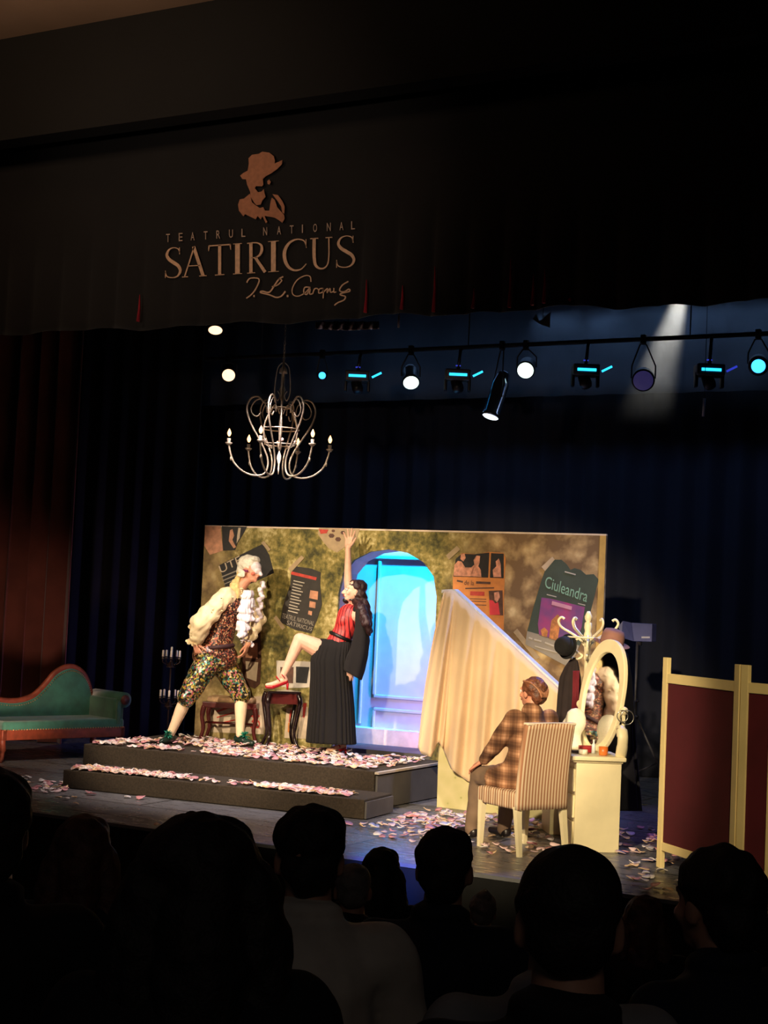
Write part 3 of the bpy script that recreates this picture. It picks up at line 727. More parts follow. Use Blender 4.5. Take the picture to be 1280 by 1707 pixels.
def pxp(x0, y0, x1, y1, gauss=False):
    def f():
        if gauss: px = rr.gauss((x0+x1)/2, (x1-x0)/4); py = rr.gauss((y0+y1)/2, (y1-y0)/4)
        else: px, py = rr.uniform(x0, x1), rr.uniform(y0, y1)
        p = atz(px, py, 0); return V((p.x, p.y))
    return f
LP = 'rose petal lying on top of the carpeted platform'; LS = 'rose petal lying on the low carpeted step'; LL = 'rose petal on the stage floor left of the low step'
LR = 'rose petal on the dark floor between the platform and the seated actor'; LC = 'rose petal on the floor around the striped chair'; LV = 'rose petal on the floor between the cream dressing table and folding screen'
LF = 'stray rose petal on the bare floor in front of the steps'
field(760, platp, .342, LP, 'rose petals on the platform')
field(460, stepp, .172, LS, 'rose petals on the low step')
field(34, pxp(20, 1296, 112, 1326), 0.002, LL, 'rose petals left of the step')
field(22, pxp(70, 1304, 110, 1322), 0.002, LL, 'rose petals left of the step')
field(150, pxp(605, 1346, 800, 1396, True), 0.002, LR, 'rose petals beside the platform')
field(60, pxp(735, 1358, 800, 1396), 0.002, LR, 'rose petals beside the platform')
field(90, pxp(805, 1360, 960, 1425), 0.002, LC, 'rose petals around the chair')
field(34, pxp(1030, 1380, 1110, 1425), 0.002, LV, 'rose petals right of the dressing table')
field(40, pxp(1045, 1428, 1200, 1490), 0.002, LV, 'rose petals right of the dressing table')
field(24, pxp(1110, 1405, 1230, 1440), 0.002, LV, 'rose petals right of the dressing table')
for px, py in ((124, 1332), (148, 1323), (152, 1326), (234, 1333), (262, 1378), (127, 1342), (110, 1334), (98, 1332), (360, 1345), (375, 1346), (430, 1353), (470, 1372), (655, 1398), (690, 1396), (435, 1404), (212, 1331), (310, 1340), (343, 1362)):
    p = atz(px, py, 0); GR.append((p.x, p.y, .002, LF, 'stray rose petals on the floor'))
def blocked(x, y, z):
    # nothing under the slope flat, the step boxes or the vanity
    if z < .1 and -6.12 < x < -4.5 and 12.3 < y < 12.6: return True
    if z < .1 and x < -6.0 and y > 10.9 and not (x < -9.22): return True
    return y < EDGE+.05
GR = [g for g in GR if not blocked(g[0], g[1], g[2])]
GR.sort(key=lambda g: (V(g[:3])-CAM).length)
stray = [g for g in GR if g[4] in ('stray rose petals on the floor', 'rose petals left of the step')]
keep = stray+[g for g in GR if g[4] not in ('rose petals on the platform', 'rose petals on the low step', 'stray rose petals on the floor', 'rose petals left of the step')]
for gname, cnt in (('rose petals on the low step', 90),): keep = keep[:190]+[g for g in GR if g[4] == gname][:50]
keep += [g for g in GR if g[4] == 'rose petals on the platform'][:60]
kept = set(id(g) for g in keep)
for g in keep[:300]:
    k = rr.randrange(10); o = bpy.data.objects.new('rose_petal', PM[k]); COL.objects.link(o)
    o.location = (g[0], g[1], g[2]); s = rr.uniform(.9, 1.35); o.scale = (s, s, s)
    flip = rr.random() < .25
    o.rotation_euler = (rr.uniform(-.25, .25)+(pi if flip else 0), rr.uniform(-.25, .25), rr.uniform(0, 6.28))
    o.location.z += (.022 if flip else .009)*s
    tag(o, ['pink ', 'white ', 'dark pink ', 'peach ', ][k % 4]+g[3], 'petal', g[4])
groups = {}
for g in GR:
    if id(g) not in kept: groups.setdefault(g[4], []).append(g)
mbs = {}
for gname, lst in groups.items():
    for g in lst:
        k = rr.randrange(10); R = rotz(rr.uniform(0, 6.28))@rotaxis(rr.uniform(-.3, .3), 'X')@rotaxis(rr.uniform(-.3, .3), 'Y')
        mm = petal_mb(k, rr.uniform(.9, 1.35), V((g[0], g[1], g[2]+.008+rr.random()*.012)), R)
        mbs.setdefault((k % 4), MB()).add(mm.v, mm.f)
base = None; allmb = MB(); idx = []
for k, m_ in mbs.items():
    n0 = len(allmb.f); allmb.add(m_.v, m_.f); idx += [k]*(len(allmb.f)-n0)
o = allmb.build('rose_petals', PET[0])
for m_ in PET[1:]: o.data.materials.append(m_)
o.data.polygons.foreach_set('material_index', idx)
tag(o, 'thick scatter of pale pink rose petals over the platform, steps and floor', 'petals', 'rose petals', 'stuff')
# ------------------------------------------------------------------ furniture
# green chaise longue, long axis upstage, facing the middle of the stage
M_green = mat('green_velvet', rgb(44, 108, 90), .75, var=.25, scale=7, sheen=.6)
M_green2 = mat('light_green_velvet', rgb(66, 112, 84), .75, var=.25, scale=6, sheen=.6)
M_wood = mat('carved_brown_wood', rgb(128, 62, 40), .45, var=.25, scale=12)
M_brass = mat('brass', rgb(210, 160, 110), .3, .8)
sa = radians(72)
so = thing('chaise_longue', 'green velvet chaise longue with curved wooden back rail and rolled arm', 'sofa', (-10.89, 11.98, 0), sa)
SL = 1.50; SW = .62   # local x = along, y = back (away from stage middle)
MB().box((SL/2, SW/2, .37), (SL, SW, .12), bev=.04).build('seat', M_green, so, local=True)
MB().box((SL/2, .025, .285), (SL+.02, .05, .11), bev=.012).box((SL/2, SW-.025, .285), (SL, .05, .11)).box((.02, SW/2, .285), (.05, SW, .11)).box((SL-.02, SW/2, .285), (.05, SW, .11)).build('apron', M_wood, so, local=True)
mb = MB()
for k in range(46): mb.ell((.02+k*(SL-.04)/45, -.004, .338), (.008, .006, .008), seg=6, rings=4)
mb.build('nail_trim', M_brass, so, local=True, label='row of brass upholstery nails')
for (x, y) in ((.04, .05), (SL-.04, .05), (.04, SW-.05), (SL-.04, SW-.05)):
    sx = -1 if x < .5 else 1
    MB().tube(smoothpts([(x, y, .30), (x+sx*.02, y-.01, .22), (x+sx*.005, y, .12), (x+sx*.02, y-.01, .03), (x+sx*.05, y-.02, .004)]), [.045]*5+[.035]*8+[.022]*8+[.028]*4, 10).build('leg', M_wood, so, local=True)
bk = [(-.02, .62), (.15, .60), (.35, .575), (.50, .58), (.66, .63), (.80, .75), (.92, .88), (1.06, .945), (1.18, .935), (1.29, .86), (1.36, .74), (1.40, .60)]
P = smoothpts([(x, 0, z) for x, z in bk], 5)
poly = [V((p.x, SW-.06-(.0), p.z)) for p in P]
MB().prism([V((-.02, SW-.10, .40))]+[V((p.x, SW-.10, p.z)) for p in P]+[V((1.42, SW-.10, .40))], (0, .08, 0)).build('backrest', M_green, so, smooth=False, local=True, bevel=.015)
MB().tube([(p.x, SW-.06, p.z+.015) for p in P], .032, 10, flat=1.2).build('top_rail', M_wood, so, local=True, label='curved carved wooden back rail')
mb = MB()
for p in smoothpts([(x, 0, z) for x, z in bk], 6)[::1]: mb.ell((p.x, SW-.108, p.z-.025), (.007, .006, .007), seg=6, rings=4)
mb.build('nail_trim', M_brass, so, local=True)
MB().box((SL-.07, SW/2, .52), (.13, SW-.04, .26), bev=.03).tube([(SL-.015, .0, .635), (SL-.015, SW-.02, .635)], .085, 20).build('arm_rest', M_green2, so, local=True, label='rolled light green end arm')
MB().tube([(SL-.015, -.012, .635), (SL-.015, .0, .635)], .055, 20).build('arm_rosette', M_wood, so, local=True)
MB().box((SL-.085, .01, .50), (.05, .03, .26), bev=.01).build('arm_post', M_green2, so, local=True)

# striped dining chair
def stripes(name, c1, c2, c3, rot=0):
    m, nt, b = new_mat(name); N = nt.nodes; L = nt.links
    tc = N.new('ShaderNodeTexCoord'); w = N.new('ShaderNodeTexWave'); w.wave_type = 'BANDS'; w.bands_direction = 'X'; w.inputs['Scale'].default_value = 11.0
    w.inputs['Distortion'].default_value = .0
    r = N.new('ShaderNodeValToRGB'); e = r.color_ramp.elements; e[0].position = .25; e[0].color = c1; e[1].position = .75; e[1].color = c2
    x = e.new(.5); x.color = c3
    w2 = N.new('ShaderNodeTexWave'); w2.bands_direction = 'X'; w2.inputs['Scale'].default_value = 3.7
    L.new(tc.outputs['Object'], w.inputs[0]); L.new(tc.outputs['Object'], w2.inputs[0]); L.new(w.outputs[0], r.inputs[0])
    mx = N.new('ShaderNodeMixRGB'); mx.blend_type = 'MULTIPLY'; mx.inputs[0].default_value = .35; L.new(r.outputs[0], mx.inputs[1])
    if rot:
        mp = N.new('ShaderNodeMapping'); mp.inputs['Rotation'].default_value = (0, 0, rot); mp.inputs['Scale'].default_value = (1.4, 1.4, 1); L.new(tc.outputs['Object'], mp.inputs[0]); L.new(mp.outputs[0], w.inputs[0]); L.new(mp.outputs[0], w2.inputs[0]); L.new(w2.outputs[0], mx.inputs[2])
    L.new(mx.outputs[0], b.inputs['Base Color']); b.inputs['Roughness'].default_value = .9
    return m
M_str = stripes('striped_upholstery', rgb(176, 124, 92), rgb(240, 216, 184), rgb(212, 170, 134))
M_str2 = stripes('striped_seat', rgb(176, 124, 92), rgb(240, 216, 184), rgb(212, 170, 134), radians(45))
bl_, br_ = V((-4.39, 10.47, 0)), V((-4.21, 10.86, 0)); fl_, fr_ = V((-4.84, 10.70, 0)), V((-4.56, 11.08, 0))
cc = (bl_+br_+fl_+fr_)/4+V((-.03, -.01, 0)); fw = ((fl_+fr_)-(bl_+br_)).normalized(); crz = atan2(fw.y, fw.x)-pi/2
ch = thing('dining_chair', 'striped upholstered chair with cream legs holding the seated actor', 'chair', tuple(cc), crz)
hw = .22; hd = .235
MB().box((0, .01, .40), (2*hw+.04, 2*hd+.03, .13), bev=.03).build('seat', M_str2, ch, local=True)
def cback(u, v):
    a = u*2*pi
    x = hw+.02; y = .032; ex = 5
    cx = abs(cos(a))**(2/ex)*(1 if cos(a) > 0 else -1)*x*(1-.03*v); cy = abs(sin(a))**(2/ex)*(1 if sin(a) > 0 else -1)*y
    z = .34+.64*v+.012*cos(cx/x*1.4)*v
    return (cx, -hd-.005-.07*v*v+cy, z)
mb = MB().grid(cback, 40, 14, True)
n0 = len(mb.v); mb.f.append(tuple(range(n0-40, n0))); mb.f.append(tuple(reversed(range(40))))
mb.build('backrest', M_str, ch, local=True)
MB().box((0, -hd-.075, .985), (2*hw+.025, .06, .02), bev=.009).build('top_piping', mat('pale_piping', rgb(232, 214, 186), .8), ch, local=True)
for sx in (-1, 1):
    MB().add([V((sx*(hw-.005)+a*.024, hd-.02+b*.024, .36)) for a, b in ((-1, -1), (1, -1), (1, 1), (-1, 1))]+[V((sx*(hw-.005)+a*.016, hd-.01+b*.016, 0)) for a, b in ((-1, -1), (1, -1), (1, 1), (-1, 1))],
             [(0, 1, 2, 3), (7, 6, 5, 4), (0, 4, 5, 1), (1, 5, 6, 2), (2, 6, 7, 3), (3, 7, 4, 0)]).build('leg', M_cream, ch, smooth=False, local=True)
    MB().add([V((sx*(hw-.005)+a*.024, -hd+.01+b*.024, .36)) for a, b in ((-1, -1), (1, -1), (1, 1), (-1, 1))]+[V((sx*(hw+.0)+a*.016, -hd-.045+b*.016, 0)) for a, b in ((-1, -1), (1, -1), (1, 1), (-1, 1))],
             [(0, 1, 2, 3), (7, 6, 5, 4), (0, 4, 5, 1), (1, 5, 6, 2), (2, 6, 7, 3), (3, 7, 4, 0)]).build('leg', M_cream, ch, smooth=False, local=True)

# dressing table
vo_ = V((-4.025, 11.07, 0)); vrz = .607
vt = thing('dressing_table', 'cream dressing table with curved mirror bracket beside the striped chair', 'dressing table', tuple(vo_), vrz)
MB().box((0, .16, .35), (.355, .32, .70), bev=.006).build('pedestal', M_cream, vt, smooth=False, local=True)
MB().box((0, .99, .35), (.355, .30, .70), bev=.006).build('pedestal', M_cream, vt, smooth=False, local=True)
MB().box((.14, .58, .42), (.02, .54, .52)).build('back_panel', M_cream, vt, smooth=False, local=True)
for k in range(3):
    MB().box((-.185, .16, .14+k*.2), (.018, .27, .17), bev=.005).build('drawer', M_cream, vt, smooth=False, local=True)
MB().box((-.01, .57, .715), (.43, 1.22, .035), bev=.012).box((-.01, .57, .693), (.39, 1.17, .02), bev=.004).build('table_top', M_cream, vt, smooth=False, local=True)
WLOC_V = Matrix.Rotation(vrz, 3, 'Z')
def vloc(x, y, z): return vo_+WLOC_V@V((x, y, z))
# curved brackets at both ends of the mirror
for yy, sgn in ((.03, 1), (1.1, -1)):
    P = smoothpts([(.175, yy, .735), (.175, yy-.03*sgn, .80), (.175, yy-.045*sgn, .88), (.175, yy-.01*sgn, .945), (.175, yy+.045*sgn, .955), (.175, yy+.075*sgn, .92), (.175, yy+.06*sgn, .88)], 6)
    MB().tube(P, [.045]*8+[.042]*10+[.032]*10+[.02]*(len(P)-28), 12, flat=.6).build('side_scroll', M_cream, vt, local=True)
mcen = vloc(.14, .52, 1.165); man_c = V((-8.75, 12.55, 1.62))
mn = ((CAM-mcen).normalized()+(man_c-mcen).normalized()).normalized()
mh = V((0, 0, 1)).cross(mn).normalized(); mv = mn.cross(mh)
MW, MH = .345, .465
def oval(a, sx, sz, p=2.2):
    c, s_ = cos(a), sin(a)
    return V((abs(c)**(2/p)*(1 if c > 0 else -1)*sx, abs(s_)**(2/p)*(1 if s_ > 0 else -1)*sz))
mb = MB(); n = 64
ring = []
for k in range(n):
    a = 2*pi*k/n; top = .045*max(0, sin(a))
    for (w_, d) in ((0, .018), (0, -.018), (1, -.018), (1, .018)):
        ww = .062+top
        q = oval(a, MW-(ww if w_ else 0), MH-(ww if w_ else 0))
        ring.append(mcen+mh*q.x+mv*q.y+mn*d)
fs = []
for k in range(n):
    a = k*4; b = ((k+1) % n)*4
    for j in range(4): fs.append((a+j, b+j, b+(j+1) % 4, a+(j+1) % 4))
MB().add([vo_+(WLOC_V.transposed()@(p-vo_)) if False else WLOC_V.transposed()@(p-vo_) for p in ring], fs).build('mirror_frame', M_cream, vt, smooth=False, local=True, bevel=.006)
mir, nt, b_ = new_mat('mirror_glass'); b_.inputs['Metallic'].default_value = 1; b_.inputs['Roughness'].default_value = .03; b_.inputs['Base Color'].default_value = (.8, .8, .78, 1)
n_ = nt.nodes.new('ShaderNodeTexNoise'); n_.inputs['Scale'].default_value = 3; r_ = nt.nodes.new('ShaderNodeMapRange'); r_.inputs[3].default_value = .015; r_.inputs[4].default_value = .04
nt.links.new(n_.outputs[0], r_.inputs[0]); nt.links.new(r_.outputs[0], b_.inputs['Roughness'])
ov = [mcen+mh*oval(2*pi*k/64, MW-.05, MH-.05).x+mv*oval(2*pi*k/64, MW-.05, MH-.05).y for k in range(64)]
MB().prism([WLOC_V.transposed()@(p-vo_) for p in ov], WLOC_V.transposed()@(mn*-.008)).build('mirror', mir, vt, smooth=False, local=True)
# pivots and supports
for s in (-1, 1):
    p = mcen+mh*s*(MW+.012)+V((0, 0, -.09)); base = V((p.x, p.y, .735)) 
    MB().tube([WLOC_V.transposed()@(q-vo_) for q in (base, base+V((0, 0, .15)), p)], [.02, .014, .014], 10).ell(WLOC_V.transposed()@(p-vo_), (.035, .035, .035)).build('mirror_support', M_cream, vt, local=True)

# things on the dressing table
M_foam = mat('styrofoam', rgb(240, 232, 214), .85, var=.03, scale=60, bump=.2)
def onv(px, py):
    p = atz(px, py, .735); return p
def wig_head(p, s, lab, yaw=0):
    t = thing('wig_stand', lab, 'mannequin head', tuple(p), yaw)
    prof = [(.075, 0), (.078, .01), (.06, .03), (.048, .07), (.046, .11), (.055, .135), (.072, .16), (.082, .20), (.082, .245), (.068, .29), (.04, .315), (.005, .325)]
    MB().lathe([(r*s, z*s) for r, z in prof], seg=28).build('head', M_foam, t, local=True)
    MB().cap((0, -.078*s, .235*s), (0, -.092*s, .205*s), .008, .013).build('nose', M_foam, t, local=True)
    return t
wig_head(vloc(-.06, .56, .735), 1.0, 'white foam wig stand on the dressing table in front of the mirror', radians(-70))
o = MB().box(vloc(-.03, .30, .76)[:], (.12, .07, .05), rotz(.5), bev=.01).build('make_up_box', mat('red_plastic', rgb(190, 40, 50), .35), smooth=False); tag(o, 'small red make up box on the dressing table', 'box')
o = MB().lathe([(.03, 0), (.034, .004), (.036, .065), (.033, .065), (.03, .008)], vloc(.05, .08, .735)).build('cup', mat('orange_plastic', rgb(226, 120, 50), .35)); tag(o, 'small orange cup at the near end of the dressing table', 'cup')
o = MB().lathe([(.034, 0), (.036, .03), (.032, .036), (.0, .036)], vloc(-.10, .12, .735)).build('powder_jar', M_foam); tag(o, 'squat white powder jar on the dressing table edge', 'jar')
o = MB().lathe([(.016, 0), (.016, .07), (.008, .08), (.008, .11), (.0, .11)], vloc(.0, .19, .735)).build('lotion_bottle', mat('clear_bottle', rgb(200, 205, 205), .2)); tag(o, 'slim pale bottle on the dressing table beside the red box', 'bottle')
o = MB().box(vloc(-.12, .22, .745)[:], (.10, .06, .02), rotz(.9), bev=.006).build('powder_case', mat('dark_case', rgb(70, 60, 70), .4), smooth=False); tag(o, 'flat dark powder case on the dressing table near the chair', 'case')
# two bangles hanging from the mirror pivot
M_steel = mat('polished_steel', rgb(170, 165, 160), .25, .9)
for k, (dx, r) in enumerate(((.0, .045), (.05, .055))):
    c = mcen+mh*-1*0+V((0, 0, 0)); s = 1 if (mcen+mh*(MW)).dot(cr) > (mcen-mh*MW).dot(cr) else -1
    c = mcen+mh*s*(MW+.02+dx*.3)+V((dx*.6, -.04, -.10-r*.6))
    o = MB().tube([c+V((cos(a*pi/12)*r*.8, cos(a*pi/12)*r*.5, sin(a*pi/12)*r)) for a in range(24)], .004, 6, closed=True).build('bangle', M_steel)
    tag(o, ['smaller steel bangle', 'larger steel bangle'][k]+' hanging on the mirror pivot', 'bangle')

# folding screen
M_burg = mat('burgundy_cloth', rgb(84, 14, 28), .95, var=.1, scale=4)
M_scr = mat('cream_screen_wood', rgb(244, 220, 158), .45, var=.05, scale=4)
sc_ = thing('folding_screen', 'cream framed folding screen with burgundy cloth panels at the right', 'folding screen', (-3.44, 10.78, 0))
q1 = V((-3.44, 10.78, 0)); q2 = atz(1237, 1108, 1.53); q2.z = 0; q3 = V((-2.40, 9.98, 0)); q4 = V((-1.7, 10.6, 0))
def panel(a, b):
    d = (b-a).normalized(); L_ = (b-a).length; nrm = V((-d.y, d.x, 0)); R = Matrix((d, nrm, V((0, 0, 1)))).transposed(); w = .062
    def bx(x0, x1, z0, z1, th): return MB().box(a+d*(x0+x1)/2+V((0, 0, (z0+z1)/2)), (x1-x0, th, z1-z0), R, bev=.004)
    for x0 in (.004, L_-w-.004): bx(x0, x0+w, 0.002, 1.53, .035).build('post', M_scr, sc_, smooth=False)
    bx(w, L_-w, 1.345, 1.415, .03).build('top_rail', M_scr, sc_, smooth=False)
    bx(w, L_-w, .13, .19, .03).build('bottom_rail', M_scr, sc_, smooth=False)
    bx(w, L_-w, .19, 1.345, .008).build('cloth_panel', M_burg, sc_, smooth=False)
panel(q1, q2); panel(q2, q3); panel(q3, q4)
print('screen', q2, (q2-q1).length, (q3-q2).length)

# padded stool and small black table on the platform
M_mahog = mat('mahogany', rgb(82, 24, 22), .3, var=.25, scale=10, coat=.3)
M_lacq = mat('black_lacquer', rgb(30, 16, 18), .18, var=.3, scale=8, coat=.6)
PZ = .34
a = atz(334, 1233, PZ); b = atz(424, 1238, PZ); sd = (b-a); sd.z = 0; srz = atan2(sd.y, sd.x); sl = sd.length
st_ = thing('padded_stool', 'mahogany stool with a pale padded seat behind the wigged actor', 'stool', tuple(a), srz)
sw_ = .34; hh = .40
MB().box((sl/2, sw_/2, hh-.035), (sl, sw_, .06), bev=.008).build('seat_frame', M_mahog, st_, smooth=False, local=True)
MB().box((sl/2, sw_/2, hh+.02), (sl*.86, sw_*.86, .06), bev=.028).build('cushion', mat('beige_cushion', rgb(196, 160, 120), .9, var=.3, scale=14), st_, local=True)
for x in (.02, sl-.02):
    for y in (.02, sw_-.02):
        s = -1 if x < .2 else 1
        MB().tube(smoothpts([(x, y, hh-.05), (x+s*.02, y, hh*.6), (x, y, hh*.3), (x+s*.03, y, .0)]), [.028]*6+[.022]*7+[.02]*6, 8).build('leg', M_mahog, st_, local=True)
MB().tube([(.02, sw_/2, .17), (sl-.02, sw_/2, .17)], .012, 8).tube([(.02, .02, .17), (.02, sw_-.02, .17)], .012, 8).tube([(sl-.02, .02, .17), (sl-.02, sw_-.02, .17)], .012, 8).build('stretcher', M_mahog, st_, local=True)
a = atz(466, 1244, PZ); tl = .17
tb = thing('side_table', 'small glossy black table with curved legs under the red shoe', 'table', tuple(a), radians(40))
th_ = .565
MB().box((0, 0, th_-.01), (2*tl, 2*tl, .02), bev=.006).build('table_top', M_lacq, tb, smooth=False, local=True)
MB().box((0, 0, th_-.075), (2*tl-.05, 2*tl-.05, .11), bev=.004).build('apron', M_mahog, tb, smooth=False, local=True)
for sx in (-1, 1):
    for sy in (-1, 1):
        q = tl-.025; d = .707
        P = smoothpts([(sx*q, sy*q, th_-.03), (sx*(q+.018), sy*(q+.018), th_-.12), (sx*(q-.01), sy*(q-.01), th_*.45), (sx*(q-.02), sy*(q-.02), th_*.2), (sx*(q+.015), sy*(q+.015), .012), (sx*(q+.03), sy*(q+.03), .004)], 5)
        MB().tube(P, [.026]*6+[.021]*7+[.016]*7+[.018]*6, 10).build('leg', M_lacq, tb, local=True)

# candelabra behind the left end of the platform
M_iron = mat('wrought_iron', rgb(58, 40, 38), .4, .6, var=.2, scale=20)
M_wax = mat('candle_wax', rgb(240, 220, 205), .6, var=.04)
g = aty(279, 1222, 13.45); g.z = 0; kz = 2500/ (g-CAM).dot(cw)
cz = aty(282, 1096, 13.45).z; cz2 = aty(280, 1162, 13.45).z
cn = thing('candelabra', 'tall two tier iron candelabra with unlit white candles', 'candelabra', tuple(g))
MB().tube([(0, 0, .02), (0, 0, cz+.02)], .011, 10).lathe([(.02, cz*.5), (.03, cz*.52), (.02, cz*.54)]).build('pole', M_iron, cn, local=True)
MB().lathe([(.16, 0.002), (.15, .02), (.05, .04), (.02, .10)]).build('base', M_iron, cn, local=True)
for zz_, R_ in ((cz-.03, .095), (cz2-.03, .10)):
    MB().lathe([(.055, -.075), (.05, -.07), (.012, .0)], (0, 0, zz_)).build('tier_plate', M_iron, cn, local=True)
    for k in range(5):
        a = 2*pi*k/5+.3
        c, s = cos(a), sin(a)
        arm = MB().tube(smoothpts([(0, 0, zz_-.03), (c*R_*.5, s*R_*.5, zz_-.045), (c*R_, s*R_, zz_-.02), (c*R_, s*R_, zz_+.01)]), .006, 6).lathe([(.008, 0), (.024, .012), (.022, .016), (.012, .018), (.014, .035)], (c*R_, s*R_, zz_+.005), seg=12).build('arm', M_iron, cn, local=True)
        MB().lathe([(.0125, 0), (.012, .085), (.003, .09)], (c*R_, s*R_, zz_+.022), seg=12).build('candle', M_wax, arm, local=True, label='white candle')
MB().lathe([(.02, 0), (.026, .012), (.014, .035)], (0, 0, cz+.0), seg=12).build('cup', M_iron, cn, local=True)
MB().lathe([(.0125, 0), (.012, .085), (.003, .09)], (0, 0, cz+.03), seg=12).build('candle', M_wax, cn, local=True, label='white candle')

# coat stand
CY = 12.15
top = aty(983, 1019, CY); cbase = V((top.x-.01, CY, 0))
cs = thing('coat_stand', 'cream bentwood coat stand behind the dressing table mirror', 'coat stand', tuple(cbase))
H = top.z
MB().lathe([(.018, .02), (.02, .6), (.022, H-.42), (.03, H-.40), (.024, H-.36), (.03, H-.30), (.034, H-.2), (.026, H-.17), (.034, H-.14), (.03, H-.10), (.018, H-.09), (.03, H-.07), (.033, H-.045), (.022, H-.02), (.012, H), (.0, H)]).build('pole', M_cream, cs, local=True)
for k in range(6):
    a = k*pi/3+.35; c, s = cos(a), sin(a); f = 1/197.
    def rz(lst): return smoothpts([(c*r*f, s*r*f, H-(y-1019)*f) for r, y in lst], 5)
    P = rz([(4, 1078), (14, 1066), (30, 1056), (44, 1048), (50, 1038), (45, 1031), (40, 1034)])
    MB().tube(P, [.011]*(len(P)-6)+[.010]*3+[.012]*3, 8).build('hook', M_cream, cs, local=True)
for k in range(4):
    a = k*pi/2+.35; c, s = cos(a), sin(a)
    P = rz([(8, 1060), (22, 1072), (20, 1086), (8, 1094), (16, 1100), (30, 1098), (38, 1092)])
    MB().tube(P, .011, 8).build('lower_hook', M_cream, cs, local=True)
    P = smoothpts([(c*.02, s*.02, .30), (c*.12, s*.12, .25), (c*.24, s*.24, .06), (c*.28, s*.28, .0)], 6)
    MB().tube(P, .014, 8).build('foot', M_cream, cs, local=True)
MB().tube([(cos(a*pi/16)*.17, sin(a*pi/16)*.17, H-.225) for a in range(32)], .008, 8, closed=True).build('hoop', M_cream, cs, local=True)
M_hatk = mat('black_felt', rgb(16, 14, 15), .95, var=.2, scale=20); M_hatb = mat('brown_felt', rgb(140, 98, 88), .9, var=.12, scale=12)
def hat(c, axis, m, lab, R0=.09, brim=.035, hh_=.11):
    c = V(c); ax = V(axis).normalized()
    t = thing('hat', lab, 'hat', tuple(c))
    M_ = ax.to_track_quat('Z', 'Y').to_matrix()
    def prof(pf_, nm, mm): MB().add([M_@p+c for p in MB().lathe(pf_, seg=32).v], MB().lathe(pf_, seg=32).f).build(nm, mm, t)
    prof([(R0*1.0, 0), (R0*1.0, .02), (R0*.97, hh_*.6), (R0*.8, hh_*.92), (R0*.45, hh_), (.0, hh_*.98)], 'crown', m)
    prof([(R0*.95, .0), (R0+brim, .004), (R0+brim+.006, .012), (R0+brim, .012), (R0*.98, .008)], 'brim', m)
    return t
p = aty(947, 1078, CY-.10); hat(p, (-.35, -.85, .1), M_hatk, 'black bowler hat hanging on the left hooks of the coat stand', .085, .018)
p = aty(1019, 1074, CY-.12); hat(p, (.25, -.1, .95), M_hatb, 'brown felt hat on the right hooks of the coat stand', .10, .05, .13)
M_coat = mat('dark_brown_coat', rgb(40, 28, 28), .9, var=.3, scale=6); M_gown = mat('black_gown', rgb(26, 26, 34), .92, var=.3, scale=4)
def hung(nm, lab, cat, m, topp, rows, y0, folds=9, depth=.06):
    """closed hanging garment: rows = (py, xleft, xright)"""
    def fn(u, v):
        k = v*(len(rows)-1); i = min(int(k), len(rows)-2); f = k-i
        r = [lerp(rows[i][j], rows[i+1][j], f) for j in range(3)]
        a = u*2*pi; cx = (r[1]+r[2])/2; hw_ = (r[2]-r[1])/2
        w = 1+.10*sin(a*folds+v*2)*min(1, v*2)
        return aty(cx+cos(a)*hw_*w, r[0], y0+sin(a)*(depth*(.5+.5*v))*w)
    mb = MB().grid(fn, 72, 24, True); n0 = len(mb.v); mb.f.append(tuple(range(n0-72, n0))); mb.f.append(tuple(reversed(range(72))))
    o = mb.build(nm, m, None); tag(o, lab, cat); return o
hung('coat', 'dark brown coat hanging on the coat stand left of the mirror', 'coat', M_coat, None, [(1096, 953, 960), (1102, 948, 963), (1112, 941, 965), (1130, 933, 967), (1160, 930, 966), (1200, 927, 965), (1250, 925, 964), (1300, 926, 964)], CY-.02)
hung('gown', 'long black gown hanging on the coat stand right of the mirror', 'gown', M_gown, None, [(1078, 1018, 1036), (1090, 1010, 1046), (1130, 1008, 1052), (1200, 1008, 1056), (1270, 1006, 1060), (1330, 1008, 1066), (1352, 1012, 1068)], CY+.12)
mb = MB()
for k in range(5):
    x = 956+k*2.2; mb.tube([aty(x, 1118, CY-.10), aty(x-1, 1160, CY-.115), aty(x-3, 1190, CY-.11)], .006, 6)
mb.build('red_lining', mat('burgundy_lining', rgb(110, 20, 34), .8), bpy.data.objects['coat'], label='burgundy lining edge')

# stage floodlight on a tripod behind the flat
TY = 14.1
tp = aty(1062, 1072, TY); tbp = V((tp.x, TY, 0))
tr = thing('tripod_stand', 'black lighting tripod standing behind the dressing table', 'tripod', tuple(tbp))
M_stand = mat('grey_black_metal', rgb(60, 58, 66), .5, .4)
MB().tube([(0, 0, .45), (0, 0, tp.z-.01)], .014, 8).build('pole', M_stand, tr, local=True)
MB().tube([(0, 0, .25), (0, 0, 1.0)], .02, 8).build('lower_tube', M_stand, tr, local=True)
for k in range(3):
    a = k*2*pi/3+.9; c, s = cos(a), sin(a)
    MB().tube([(c*.02, s*.02, .85), (c*.5, s*.5, .01)], .012, 8).tube([(c*.02, s*.02, .3), (c*.28, s*.28, .4)], .008, 6).build('leg', M_stand, tr, local=True)
for z in (1.0, .85): MB().ell((.03, -.02, z), (.02, .02, .015)).build('knob', M_stand, tr, local=True)
def facing(px, py, y, pts, th, nm, m, parent):
    mb = MB().prism([aty(x, yy, y) for x, yy in pts], (0, th, 0)); return mb.build(nm, m, parent, smooth=False, bevel=.006)
M_bluelit = mat('blue_lit_housing', rgb(84, 90, 150), .5, var=.1)  # grey housing with the blue light on it put into the colour
fl = thing('floodlight', 'grey stage floodlight with open shutter on the tripod, coloured as if lit blue', 'stage light', tuple(tp))
